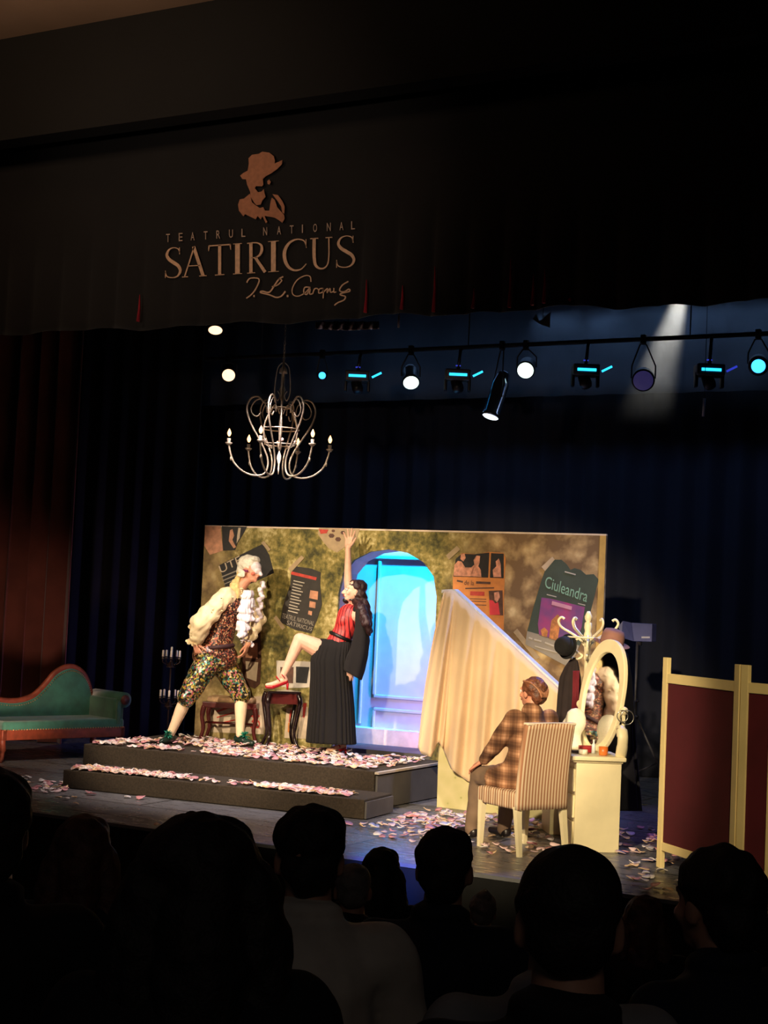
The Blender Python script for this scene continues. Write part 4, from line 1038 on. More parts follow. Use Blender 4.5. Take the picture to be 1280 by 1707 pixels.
facing(0, 0, TY, [(1052, 1038), (1087, 1040), (1086, 1070), (1056, 1069)], .14, 'housing', M_bluelit, fl)
MB().prism([aty(x, yy, yv) for x, yy, yv in ((1030, 1045, TY-.12), (1038, 1035, TY-.1), (1052, 1038, TY), (1056, 1069, TY), (1040, 1064, TY-.1), (1036, 1056, TY-.11))], (0, .01, 0)).build('shutter', M_bluelit, fl, smooth=False)
MB().tube([tp+V((0, 0.05, -.02)), tp+V((0, .05, .06))], .03, 10).build('yoke', M_stand, fl)
mb = MB(); mb.prism([aty(x, yy, TY-.004) for x, yy in ((1069, 1061), (1083, 1061), (1083, 1064), (1069, 1064))], (0, .003, 0)); mb.build('name_plate', mat('pale_plate', rgb(190, 190, 215), .5), fl, smooth=False)

# purple flowers on the floor
f0 = atz(1050, 1350, 0)
fb = thing('flower_bouquet', 'small purple artificial bouquet lying upstage on the floor', 'flowers', tuple(f0))
M_purp = mat('purple_petals', rgb(150, 60, 190), .6, var=.3, scale=30); M_leaf = mat('olive_leaf', rgb(90, 90, 40), .7, var=.2)
for k in range(7):
    c = V((rr.uniform(-.09, .07), rr.uniform(-.05, .05), rr.uniform(.06, .15))); mb = MB()
    for j in range(9):
        a = j*2.4; r = .008+.0026*j
        mb.ell(c+V((cos(a)*r, sin(a)*r, .004*(j % 3))), (.016, .009, .018), rotz(a)@rotaxis(.5, 'X'), 8, 6)
    mb.build('bloom', M_purp, fb, local=True)
mb = MB()
for k in range(8): a = rr.uniform(0, 6.28); mb.tube([(0, 0, .02), (cos(a)*.08+.05, sin(a)*.05, .06), (cos(a)*.13+.06, sin(a)*.08, rr.uniform(.02, .1))], [.004, .010, .002], 6, flat=.5)
mb.build('foliage', M_leaf, fb, local=True)
# ------------------------------------------------------------------ people
def skin(name, c): return mat(name, c, .55, var=.06, scale=25)
SK1 = skin('skin_warm', rgb(226, 158, 128)); SK2 = skin('skin_fair', rgb(238, 186, 160)); SK3 = skin('skin_tan', rgb(206, 140, 112))
M_eye = mat('eye_white', rgb(230, 225, 220), .2); M_lip = mat('lips_red', rgb(170, 40, 50), .4); M_pupil = mat('pupil', rgb(30, 20, 16), .2)
def frame(f, u):
    f = V(f).normalized(); u = V(u); u = (u-f*u.dot(f)).normalized(); r = f.cross(u); return r, f, u
def head(mb, c, f, u, s=1.0):
    c = V(c); r, f, u = frame(f, u); R = Matrix((r, f, u)).transposed()
    def P(x, y, z): return c+R@(V((x, y, z))*s)
    mb.ell(P(0, -.012, .035), (.074*s, .094*s, .086*s), R).ell(P(0, .018, -.02), (.063*s, .076*s, .085*s), R)
    mb.ell(P(0, .038, -.075), (.044*s, .045*s, .034*s), R).ell(P(0, .068, -.092), (.018*s, .016*s, .016*s), R)
    mb.cap(P(0, .088, .008), P(0, .112, -.034), .010*s, .014*s).ell(P(.011, .100, -.037), (.009*s,)*3).ell(P(-.011, .100, -.037), (.009*s,)*3)
    mb.cap(P(-.035, .078, .026), P(.035, .078, .026), .013*s, .013*s)
    mb.ell(P(.042, .060, -.025), (.022*s,)*3).ell(P(-.042, .060, -.025), (.022*s,)*3)
    mb.ell(P(0, .088, -.061), (.024*s, .012*s, .009*s), R)
    for x in (-1, 1): mb.ell(P(x*.074, -.005, -.01), (.011*s, .022*s, .032*s), R)
    return P, R
def face_parts(P, R, root, s=1.0, lips=M_lip):
    for x in (-1, 1):
        e = MB().ell(P(x*.031, .083, .006), (.0125*s,)*3, seg=12, rings=8).build('eye', M_eye, root)
        MB().ell(P(x*.031, .0935, .006), (.006*s,)*3, seg=10, rings=6).build('pupil', M_pupil, e)
    MB().ell(P(0, .0955, -.058), (.021*s, .007*s, .0045*s), R).ell(P(0, .0945, -.066), (.018*s, .007*s, .005*s), R).build('lips', lips, root)
def hand(mb, w, d, n, side, curl=(.3, .3, .3, .3), spread=.12, thumb=.6, s=1.0):
    """w wrist, d finger direction, n palm-facing direction, side=+1/-1 puts the thumb on d x n side"""
    w = V(w); d = V(d).normalized(); n = V(n); n = (n-d*n.dot(d)).normalized(); t = d.cross(n)*side
    mb.cap(w-d*.02, w+d*.02, .026*s, .024*s)
    for k in range(4):
        off = (1.5-k)*.0195*s; L0 = (.086, .090, .086, .078)[k]*s
        base = w+t*off*.7+d*.015*s; kn = w+t*off+d*L0
        mb.cap(base, kn, .014*s, .0115*s)
        a = (1.5-k)*spread; fd = (d*cos(a)+t*sin(a)).normalized()
        segs = [(.042, .026, .020), (.047, .030, .022), (.043, .028, .021), (.034, .021, .018)][k]
        p = kn; ang = 0; rad = [.0096, .0088, .0082, .0074]
        for j, sl_ in enumerate(segs):
            ang += curl[k]*(.8 if j == 0 else 1.0)
            q = p+(fd*cos(ang)+n*sin(ang))*sl_*s
            mb.cap(p, q, rad[j]*s, rad[j+1]*s, 10); p = q
    b = w+t*.022*s+d*.022*s+n*.006; td = (t*sin(thumb)+d*cos(thumb)+n*.25).normalized()
    q = b+td*.045*s; q2 = q+(td+d*.35).normalized()*.034*s; q3 = q2+(td+d*.6).normalized()*.026*s
    mb.cap(b, q, .0150*s, .0120*s).cap(q, q2, .0118*s, .0100*s).cap(q2, q3, .0100*s, .0080*s)
    return mb
def foot(mb, ank, d, s=1.0, heel=0):
    ank = V(ank); d = V(d); d.z = 0; d.normalize(); z = V((0, 0, 1))
    mb.cap(ank, ank-z*.045+d*-.02, .036*s, .030*s).cap(ank-z*.04-d*.02, ank-z*(.055+heel)+d*.10, .030*s, .026*s).cap(ank-z*(.055+heel)+d*.10, ank-z*(.062+heel)+d*.155, .027*s, .018*s)
    return mb
def cells(name, scale, cols, rough=.35, metal=.35):
    st_ = [(i/len(cols), c) for i, c in enumerate(cols)]
    return ramp_mat(name, 'voronoi', scale, st_, rough, metal, constant=True, out=1)
def figframe(g):
    v = V((g.x-CAM.x, g.y-CAM.y, 0)).normalized(); T = -v; Rt = V((v.y, -v.x, 0)); return Rt, T
def Jf(G_):
    Rt, T = figframe(G_)
    def J(px, py, d=0): return onplane(px, py, G_+T*d, T)
    return J, Rt, T
Z = V((0, 0, 1))

# ---- the wigged actor
G1 = atz(342, 1240, PZ); J, Rt, T = Jf(G1)
man = thing('person', 'person in a white powdered wig, ruffled shirt and sequinned breeches lunging on the platform', 'person', tuple(G1))
hc = J(417, 951, .02); f = (Rt*.84+T*.52-Z*.04); u = Z+Rt*.12
mb = MB(); P_, R_ = head(mb, hc, f, u, 1.08)
neck = J(398, 982, 0); chest = J(382, 1012, 0); waist = J(360, 1068, 0); pelv = J(356, 1098, 0)
mb.cap(P_(0, -.01, -.06), neck, .056, .06)
mb.chain([neck, chest, waist, pelv], [.06, .125, .12, .14])
shN = J(377, 992, .15); elN = J(334, 1040, .20); wrN = J(325, 1073, .13)
shF = J(404, 992, -.15); elF = J(430, 1034, -.10); wrF = J(413, 1074, .02)
for a, b, c in ((shN, elN, wrN), (shF, elF, wrF)):
    mb.chain([chest+(a-chest)*.5, a, b, c], [.08, .055, .045, .030])
hand(mb, wrN, (Rt*.35-Z*.8+T*.15), (Rt*.6-T*.6), 1, (.5, .55, .6, .6), .05, .7)
hand(mb, wrF, (-Rt*.25-Z*.9+T*.2), (-Rt*.6-T*.2), -1, (.4, .45, .5, .5), .08, .6)
hipN = J(345, 1106, .10); knN = J(311, 1163, .14); anN = J(285, 1222, .12)
hipF = J(370, 1106, -.06); knF = J(402, 1157, -.02); anF = J(400, 1224, .0)
for a, b, c in ((hipN, knN, anN), (hipF, knF, anF)):
    mb.chain([a, b, lerp(b, c, .35), c], [.095, .060, .056, .036])
for an, d in ((anN, -Rt*.5+T*.8), (anF, Rt*.75+T*.6)):
    an2 = V(an); an2.z = PZ+.085; foot(mb, an2, d)
    mb.cap(an, an2, .036, .036)
mb.build('body', SK1, man, remesh=.0055, smo=2)
face_parts(P_, R_, man, 1.08, mat('dark_lips', rgb(90, 30, 40), .5))
# white half mask and magenta strap
mk = MB(); mk.ell(P_(0, .045, .035), (.068, .068, .062), R_).ell(P_(0, .075, .0), (.055, .045, .04), R_).cap(P_(0, .09, .012), P_(0, .122, -.03), .016, .019)
mk.build('mask', mat('greyish_mask', rgb(226, 214, 214), .5, var=.06), man, remesh=.006, smo=2, label='greyish white half mask')
MB().tube([P_(.096*cos(a), .100*sin(a)+.0, -.012) for a in [pi*k/20 for k in range(-9, 3)]], .006, 8, flat=2.0).build('mask_strap', mat('magenta_ribbon', rgb(130, 26, 84), .5), man, label='magenta mask ribbon')
MB().ell(P_(.046, .062, -.028), (.022, .022, .022), R_).build('cheek_paint', mat('rouge', rgb(206, 112, 90), .6), man, remesh=.005, label='red painted cheek')
M_wig = mat('powdered_wig', rgb(236, 228, 208), .9, var=.1, scale=40, bump=.6, bscale=120); M_wigy = mat('yellow_wig', rgb(224, 196, 130), .9, var=.12, scale=40, bump=.5, bscale=120)
w = MB(); w.ell(P_(0, -.03, .06), (.098, .112, .094), R_).ell(P_(0, .035, .105), (.07, .055, .040), R_).ell(P_(0, -.09, .0), (.07, .05, .08), R_)
for x in (-1, 1):
    for k in range(2): w.cap(P_(x*.090, -.06, -.02-.035*k), P_(x*.090, -.01, -.02-.035*k), .020, .020)
w.build('wig', M_wig, man, remesh=.007, smo=4, disp=(.008, 30))
w = MB()
for k in range(4): w.chain([P_(-.02+.02*k, -.085, -.03), J(388+2*k, 975, .05), J(386+3*k, 990, .09), J(385+3*k, 1003, .10)], [.030, .032, .028, .018])
w.build('wig_tail', M_wigy, man, remesh=.007, smo=2, disp=(.008, 40), label='yellowish hanging lock of the wig')
M_shirt = mat('cream_silk', rgb(244, 222, 176), .7, var=.05, scale=6, bump=.3, bscale=14); M_ruff = mat('white_ruffle', rgb(240, 228, 234), .75, var=.05)
w = MB(); w.chain([neck-Z*.01, chest, waist+Z*.05], [.075, .140, .12])
w.chain([chest+(shN-chest)*.4, shN, lerp(shN, elN, .5)+T*.02, elN+Z*.0, lerp(elN, wrN, .55), wrN+Z*.03], [.10, .082, .098, .110, .090, .05])
w.chain([chest+(shF-chest)*.4, shF, lerp(shF, elF, .5), elF, lerp(elF, wrF, .6), wrF+Z*.04], [.09, .075, .078, .075, .055, .04])
w.build('shirt', M_shirt, man, remesh=.008, smo=3, disp=(.030, 13))
def ruffle(c, ax, r0_, r1_, n, m, nm, par, amp=.25):
    c = V(c); ax = V(ax).normalized(); x = ax.orthogonal().normalized(); y = ax.cross(x)
    def fn(uu, v):
        a = uu*2*pi; r = lerp(r0_, r1_, v)*(1+amp*v*sin(a*n)); return c+ax*(v*abs(r1_-r0_)*.8+.012*sin(a*n+1.5)*v)+(x*cos(a)+y*sin(a))*r
    return MB().grid(fn, 90, 5, True).build(nm, m, par, solid=.004)
ruffle(wrN+Z*.03+Rt*-.005, (wrN-elN), .042, .072, 9, M_shirt, 'cuff', man)
ruffle(wrF+Z*.03, (wrF-elF), .036, .062, 9, M_ruff, 'cuff', man)
# jabot: soft ruffled tiers from throat to waist
for k in range(6):
    t = k/5; px = lerp(414, 404, t)+1.5*sin(k*2.5); py = lerp(984, 1048, t); w_ = (.060, .075, .085, .085, .070, .050)[k]
    def fn(uu, v, px=px, py=py, w_=w_, k=k):
        a = (uu-.5)*2; c0 = J(px, py, .13+.02*k)
        fl = sin(uu*19+k*2.1+1.3*v)*.6+.4*sin(uu*37+k)
        return c0+Rt*(a*w_*(.8+.3*v)+.010*v*sin(v*5+k))-Z*(v*(.095+.015*sin(k*1.9))-.025*a*a*v)+T*(.01+.045*sin(pi*v*.75)*(1-a*a)-.05*a*a+.014*v*fl)+Z*.008*v*fl
    MB().grid(fn, 60, 8).build('jabot_tier', M_ruff, man, solid=.005)
w = MB()
for k in range(12):
    t = k/11; w.ell(J(437+3*sin(k*2.1)-6*t, 972+62*t, -.02+.02*sin(k*1.7)), (.028, .028, .026))
w.build('far_ruffle', M_ruff, man, remesh=.008, smo=2, disp=(.012, 30), label='white ruffles along the far arm')
C_w = cells('sequin_waistcoat', 85, [rgb(40, 22, 20), rgb(120, 74, 52), rgb(34, 20, 20), rgb(196, 150, 110), rgb(60, 30, 28), rgb(150, 70, 50), rgb(30, 18, 20), rgb(84, 60, 50)])
C_b = cells('sequin_breeches', 60, [rgb(30, 24, 20), rgb(190, 160, 60), rgb(60, 130, 120), rgb(40, 30, 26), rgb(214, 190, 150), rgb(120, 120, 50), rgb(36, 28, 28), rgb(190, 100, 110), rgb(60, 60, 40)])
w = MB(); w.ell(J(384, 1012, .03), (.150, .150, .13)).chain([J(380, 1020, .01), J(368, 1048, .01), J(362, 1076, .01)], [.150, .150, .155])
w.chain([J(345, 1092, .03), J(372, 1096, .0)], [.15, .15])
w.build('waistcoat', C_w, man, remesh=.008, smo=3)
w = MB(); w.tube([J(362, 1078, 0)+(Rt*cos(a)+T*sin(a))*.155+Z*.02*cos(a) for a in [2*pi*k/30 for k in range(30)]], .024, 8, flat=1.0, closed=True)
w.build('sash', mat('maroon_sash', rgb(50, 20, 22), .7), man)
w = MB(); w.ell(J(358, 1103, .02), (.165, .15, .10))
for a, b, c in ((hipN, knN, anN), (hipF, knF, anF)):
    k2 = lerp(b, c, .13); w.chain([a, lerp(a, b, .5), b, k2], [.135, .118, .098, .072])
w.build('breeches', C_b, man, remesh=.008, smo=3, disp=(.014, 12))
for a, b, c in ((hipN, knN, anN), (hipF, knF, anF)):
    MB().chain([lerp(b, c, .06), lerp(b, c, .35), lerp(b, c, .65), c], [.064, .064, .052, .042]).build('stocking', mat('cream_stocking', rgb(244, 214, 176), .75, var=.03), man, remesh=.007, smo=3)
M_shoe = mat('black_green_shoe', rgb(24, 44, 36), .3, var=.3, scale=20); M_ros = mat('green_satin', rgb(24, 120, 96), .3, .3, var=.6, scale=16)
for an, d in ((anN, -Rt*.5+T*.8), (anF, Rt*.75+T*.6)):
    a2 = V(an); a2.z = PZ+.092; d = V(d).normalized()
    sh = MB(); sh.cap(a2-d*.03-Z*.03, a2+d*.05-Z*.04, .042, .042).cap(a2+d*.05-Z*.045, a2+d*.16-Z*.06, .040, .028).cap(a2-d*.03-Z*.05, a2-d*.03-Z*.072, .028, .020)
    sh_o = sh.build('shoe', M_shoe, man, remesh=.006, smo=2)
    rs = MB()
    for k in range(22):
        v_ = V((rr.gauss(0, 1), rr.gauss(0, 1), rr.gauss(.3, 1))).normalized(); p = a2+d*.06+Z*.005
        rs.tube([p, p+v_*.035, p+v_*.062+V((0, 0, -.008))], [.004, .014, .004], 6, flat=.35)
    rs.build('rosette', M_ros, sh_o, label='shiny green bow rosette')

# ---- the actress
G2 = atz(569, 1256, PZ); J, Rt, T = Jf(G2)
wo = thing('person', 'person in a red corset and long black pleated skirt, one arm raised beside the arch', 'person', tuple(G2))
hc = J(590, 986, .02); f = -Rt*.93+T*.22+Z*.14; u = Z+Rt*.22
mb = MB(); P_, R_ = head(mb, hc, f, u, .98)
neck = J(593, 1011, 0); chest = J(585, 1030, 0); waist = J(571, 1062, 0); pelv = J(562, 1090, 0)
mb.cap(P_(0, -.01, -.06), neck, .048, .050).chain([neck, chest, waist, pelv], [.055, .105, .09, .125])
for x in (-1, 1): mb.ell(chest-Rt*.075-Z*.03+T*x*.06, (.055, .055, .055))
shR = J(584, 1014, -.15); elR = J(580, 966, -.20); wrR = J(580, 914, -.20)
shL = J(604, 1022, .16); elL = J(602, 1072, .20); wrL = J(586, 1114, .17)
mb.chain([chest+(shR-chest)*.5, shR, elR, wrR], [.07, .050, .042, .027]).chain([chest+(shL-chest)*.5, shL, elL, wrL], [.07, .048, .038, .027])
hand(mb, wrR, Z*1.0+Rt*.08, T*.9-Rt*.5, 1, (.15, .08, .10, .2), .26, .8, 1.08)
hand(mb, wrL, -Z*.9-Rt*.3, -Rt*.2-T*.7, 1, (.35, .4, .45, .5), .08, .5, .95)
hipU = J(553, 1092, .04); knU = J(500, 1066, .09); anU = J(472, 1126, .09)
hipS = J(563, 1098, -.04); knS = J(566, 1170, .0); anS = J(570, 1236, .0)
mb.chain([hipU, lerp(hipU, knU, .5), knU, lerp(knU, anU, .35), anU], [.098, .092, .066, .056, .034])
mb.chain([hipS, knS, lerp(knS, anS, .35), anS], [.095, .06, .056, .036])
foot(mb, anU, -Rt*.97+T*.15, .95, .035); foot(mb, anS, -Rt*.9+T*.5, .95, .02)
mb.build('body', SK2, wo, remesh=.0055, smo=2)
face_parts(P_, R_, wo, .98)
M_hair = mat('dark_brown_hair', rgb(44, 20, 22), .5, var=.4, scale=30, bump=.6, bscale=90)
w = MB(); w.ell(P_(0, -.03, .05), (.086, .100, .080), R_).ell(P_(0, -.07, -.02), (.08, .06, .10), R_)
w.chain([P_(.05, -.05, -.02), J(606, 1010, .10), J(612, 1034, .10), J(616, 1058, .06)], [.055, .065, .055, .018])
w.chain([P_(-.05, -.06, -.02), J(604, 1010, -.02), J(610, 1036, .0), J(618, 1052, .0)], [.06, .07, .055, .02])
w.chain([P_(.070, .02, .03), P_(.078, -.01, -.05), J(603, 1015, .20), J(611, 1040, .27), J(616, 1058, .24)], [.024, .036, .050, .048, .018])
w.build('hair', M_hair, wo, remesh=.007, smo=2, disp=(.012, 26))
def corset_mat():
    return ramp_mat('red_corset', 'wave', 9, [(.0, rgb(40, 8, 12)), (.22, rgb(186, 40, 48)), (.8, rgb(224, 72, 66)), (1, rgb(206, 56, 56))], .5, 0, stretch=(1, .3, .3))
w = MB(); w.chain([J(583, 1028, 0), J(574, 1052, 0), J(560, 1082, 0)], [.130, .108, .134])
for x in (-1, 1): w.ell(chest-Rt*.070-Z*.03+T*x*.055, (.074, .072, .072))
w.build('corset', corset_mat(), wo, remesh=.007, smo=3)
ax = (J(585, 1030, 0)-J(563, 1080, 0)).normalized()
def ringpts(c, rx, ry, n=32):
    x = (Rt-ax*Rt.dot(ax)).normalized(); y = ax.cross(x); return [c+x*cos(a)*rx+y*sin(a)*ry for a in [2*pi*k/n for k in range(n)]]
w = MB(); w.tube(ringpts(J(569, 1062, 0), .112, .112), .020, 8, closed=True, flat=1.0); w.build('belt', mat('black_satin', rgb(16, 12, 14), .4), wo)
w = MB(); w.tube([P_(0, -.01, -.088)+(R_@V((cos(a)*.055, sin(a)*.055, 0))) for a in [2*pi*k/24 for k in range(24)]], .010, 8, closed=True).ell(P_(0.01, .065, -.105), (.03, .03, .026)).ell(P_(.03, .05, -.118), (.024, .028, .02)); w.build('choker', MATS['black_satin'], wo, label='black choker with a bow')
M_skirt = mat('black_skirt', rgb(14, 9, 7), .95, var=.15, scale=3)
SR = [(1066, 558, 28, .10), (1078, 555, 30, .17), (1100, 551, 33, .21), (1130, 552, 34, .22), (1180, 553, 37, .22), (1222, 552, 40, .24), (1237, 552, 41, .245)]
def sk(uu, v):
    k = v*(len(SR)-1); i = min(int(k), len(SR)-2); fr = k-i
    py, px, rx, ry = [lerp(SR[i][j], SR[i+1][j], fr) for j in range(4)]
    a = uu*2*pi; w_ = 1+(.015+.075*min(1, v*1.6))*(abs(sin(a*15))**.7-.5)*(1 if v > .03 else 0)
    c = J(px, py, 0); z = min(0, -.03*v*sin(a*1))
    ca = abs(cos(a))**.6*(1 if cos(a) > 0 else -1); sa_ = abs(sin(a))**.6*(1 if sin(a) > 0 else -1)
    p = c+Rt*ca*rx/172*w_+T*sa_*ry*w_
    return p
MB().grid(sk, 300, 30, True).build('skirt', M_skirt, wo, solid=.004)
# black open coat with bell sleeves
CR = [(1012, 600, 6, .05), (1022, 602, 10, .07), (1050, 603, 12, .075), (1085, 598, 15, .085), (1110, 590, 17, .09), (1123, 586, 16, .09)]
def slv(uu, v):
    k = v*(len(CR)-1); i = min(int(k), len(CR)-2); fr = k-i
    py, px, rx, ry = [lerp(CR[i][j], CR[i+1][j], fr) for j in range(4)]
    a = uu*2*pi; w_ = 1+.10*v*sin(a*5+v*3)
    return J(px, py, 0)+T*.18+Rt*cos(a)*rx/172*w_+T*sin(a)*ry*w_-Z*(.05*v*cos(a))*1.0
MB().grid(slv, 70, 24, True).build('bell_sleeve', mat('black_coat_cloth', rgb(17, 12, 11), .95, var=.15, scale=4), wo, solid=.005)
w = MB(); w.chain([J(598, 1016, .10), J(604, 1045, .06), J(604, 1080, .02), J(598, 1110, .0)], [.06, .075, .075, .06]).cap(J(597, 1016, -.1), J(603, 1050, -.03), .05, .065)
w.build('coat_back', MATS['black_coat_cloth'], wo, remesh=.009, smo=3, disp=(.01, 12))
M_rshoe = mat('red_patent', rgb(170, 16, 30), .2, coat=.5)
for an, d, h in ((anU, -Rt*.97+T*.15, .035), (anS, -Rt*.9+T*.5, .02)):
    d = V(d); d.z = 0; d.normalize(); t = d.cross(Z)
    s_ = MB(); s_.cap(an-Z*.058-d*.028, an-Z*(.082+h)+d*.10, .026, .022).cap(an-Z*(.078+h)+d*.10, an-Z*(.080+h)+d*.155, .026, .018)
    so_ = s_.build('shoe', M_rshoe, wo, remesh=.005, smo=2)
    zb_ = 1e9
    for v in s_.v: zb_ = min(zb_, v.z)
    MB().tube([an-Z*.07-d*.045, V(((an-d*.05).x, (an-d*.05).y, zb_))], [.016, .009], 8).build('heel', M_rshoe, so_)
    for q, zz_ in ((.0, -.01), (.05, -.035)):
        MB().tube([an+d*q+Z*zz_+(t*cos(a)+ (d*.5+Z*.6)*sin(a))*.040 for a in [2*pi*k/20 for k in range(20)]], .006, 6, closed=True).build('strap', M_rshoe, so_)

# ---- the seated actor
def A(px, py, y): return aty(px, py, y)
fwd = V((-.87, .49, 0)); lft = V((-.49, -.87, 0))
pel = V((-4.58, 10.84, .53)); G3 = V((-4.95, 11.10, 0))
sp = thing('person', 'person in a brown plaid jacket sitting with their back to us on the striped chair', 'person', tuple(G3))
az = atan2(.4, .9)
nk = A(887, 1184, 10.88); chs = A(884, 1222, 10.86)
hc = A(886, 1155, 10.90); f = fwd*1.0+lft*.15+Z*.05
mb = MB(); P_, R_ = head(mb, hc, f, Z, .98)
mb.cap(P_(0, -.02, -.06), nk, .052, .055).chain([nk, chs, lerp(chs, pel, .6), pel], [.06, .12, .115, .135])
shA = nk+lft*.165-Z*.07; shB = nk-lft*.165-Z*.07
elA = A(824, 1246, 10.80); wrA = A(806, 1268, 10.93); elB = A(905, 1262, 11.15); wrB = A(856, 1283, 11.2)
mb.chain([lerp(chs, shA, .5), shA, elA, wrA], [.075, .052, .043, .029]).chain([lerp(chs, shB, .5), shB, elB, wrB], [.075, .052, .043, .029])
hand(mb, wrA, fwd*.75-Z*.45+lft*.1, -Z, 1, (.3, .35, .35, .4), .08, .6); hand(mb, wrB, fwd*.8-Z*.4, -Z, -1, (.3, .35, .35, .4), .08, .6)
k1 = A(800, 1294, 11.0); k2_ = A(850, 1300, 11.22); a1 = A(786, 1385, 11.05); a2_ = A(840, 1384, 11.27)
hA = pel+lft*.09; hB = pel-lft*.09
mb.chain([hA, k1, lerp(k1, a1, .35), a1], [.09, .062, .055, .036]).chain([hB, k2_, lerp(k2_, a2_, .35), a2_], [.09, .062, .055, .036])
fd1 = fwd; 
for a_ in (a1, a2_):
    b_a = V(a_); b_a.z = .085; mb.cap(a_, b_a, .036, .036); foot(mb, b_a, fwd)
mb.build('body', SK3, sp, remesh=.006, smo=2); face_parts(P_, R_, sp, .98)
def plaid():
    m, nt, b = new_mat('brown_plaid'); N = nt.nodes; L = nt.links; tc = N.new('ShaderNodeTexCoord')
    mp = N.new('ShaderNodeMapping'); mp.inputs['Rotation'].default_value = (0, 0, radians(-29)); L.new(tc.outputs['Object'], mp.inputs[0])
    cols = []
    for d, s in (('X', 2.8), ('Z', 2.8), ('X', 8.4), ('Z', 8.4)):
        w = N.new('ShaderNodeTexWave'); w.bands_direction = d; w.inputs['Scale'].default_value = s; w.inputs['Distortion'].default_value = .8; w.inputs['Detail Scale'].default_value = .6; L.new(mp.outputs[0], w.inputs[0])
        r = N.new('ShaderNodeValToRGB'); r.color_ramp.elements[0].position = .42; r.color_ramp.elements[1].position = .62
        r.color_ramp.elements[0].color = (.45, .40, .36, 1) if s < 5 else (.72, .66, .62, 1); r.color_ramp.elements[1].color = (1, 1, 1, 1); L.new(w.outputs[0], r.inputs[0]); cols.append(r)
    cur = None
    for r in cols:
        if cur is None: cur = r.outputs[0]; continue
        mx = N.new('ShaderNodeMixRGB'); mx.blend_type = 'MULTIPLY'; mx.inputs[0].default_value = 1; L.new(cur, mx.inputs[1]); L.new(r.outputs[0], mx.inputs[2]); cur = mx.outputs[0]
    mx = N.new('ShaderNodeMixRGB'); mx.blend_type = 'MULTIPLY'; mx.inputs[0].default_value = 1; mx.inputs[1].default_value = rgb(206, 158, 122); L.new(cur, mx.inputs[2])
    L.new(mx.outputs[0], b.inputs['Base Color']); b.inputs['Roughness'].default_value = .9; MATS['brown_plaid'] = m
    return m
w = MB(); w.chain([nk-Z*.02, chs, lerp(chs, pel, .5), pel+Z*.02], [.085, .15, .145, .165])
w.chain([lerp(chs, shA, .5), shA, lerp(shA, elA, .5), elA, wrA-(wrA-elA)*.12], [.10, .080, .074, .064, .045]).chain([lerp(chs, shB, .5), shB, elB, wrB-(wrB-elB)*.12], [.10, .080, .062, .045])
w.chain([pel+lft*.08, lerp(hA, k1, .42)], [.15, .105]).chain([pel-lft*.08, lerp(hB, k2_, .42)], [.14, .10]).chain([pel+lft*.15-Z*.02, pel+lft*.16+fwd*.12-Z*.05], [.07, .07])
w.build('jacket', plaid(), sp, remesh=.009, smo=4, disp=(.012, 9))
MB().tube([nk+Z*.0+(fwd*cos(a)*.9+lft*sin(a))*.068 for a in [2*pi*k/26 for k in range(26)]], .018, 8, closed=True).build('collar', MATS['brown_plaid'], sp)
M_trs = mat('taupe_trousers', rgb(128, 104, 84), .9, var=.08, scale=9)
w = MB(); w.ell(pel-Z*.02, (.15, .15, .10))
w.chain([hA, k1, lerp(k1, a1, .4), a1+Z*.01], [.11, .082, .070, .056]).chain([hB, k2_, lerp(k2_, a2_, .4), a2_+Z*.01], [.11, .082, .070, .056])
w.build('trousers', M_trs, sp, remesh=.009, smo=3, disp=(.006, 14))
M_bshoe = mat('dark_leather', rgb(34, 28, 28), .35)
for a_ in (a1, a2_):
    b_a = V(a_); b_a.z = .09
    w = MB(); w.cap(b_a-Z*.045-fwd*.03, b_a-Z*.05+fwd*.06, .043, .040).cap(b_a-Z*.05+fwd*.06, b_a-Z*.058+fwd*.17, .040, .030); w.build('shoe', M_bshoe, sp, remesh=.007, smo=2)
M_bh = mat('auburn_hair', rgb(112, 66, 44), .5, var=.45, scale=26, bump=.6, bscale=80)
w = MB(); w.ell(P_(0, -.03, .045), (.090, .105, .085), R_).ell(P_(0, -.085, .0), (.075, .05, .085), R_).ell(P_(0, -.09, .03), (.05, .05, .05), R_)
w.build('hair', M_bh, sp, remesh=.006, smo=2, disp=(.008, 34))
w = MB()
for k in range(9):
    a = -1.1+k*.27; w.tube(smoothpts([P_(sin(a)*.075, .03+.01*cos(a), .09), P_(sin(a)*.085, -.06, .085), P_(sin(a)*.06, -.125, .035), P_(sin(a)*.03, -.14, -.02)]), .008, 6)
w.build('hair_rolls', mat('light_auburn', rgb(166, 112, 80), .5, var=.3, scale=40), sp, label='lighter combed strands of hair')
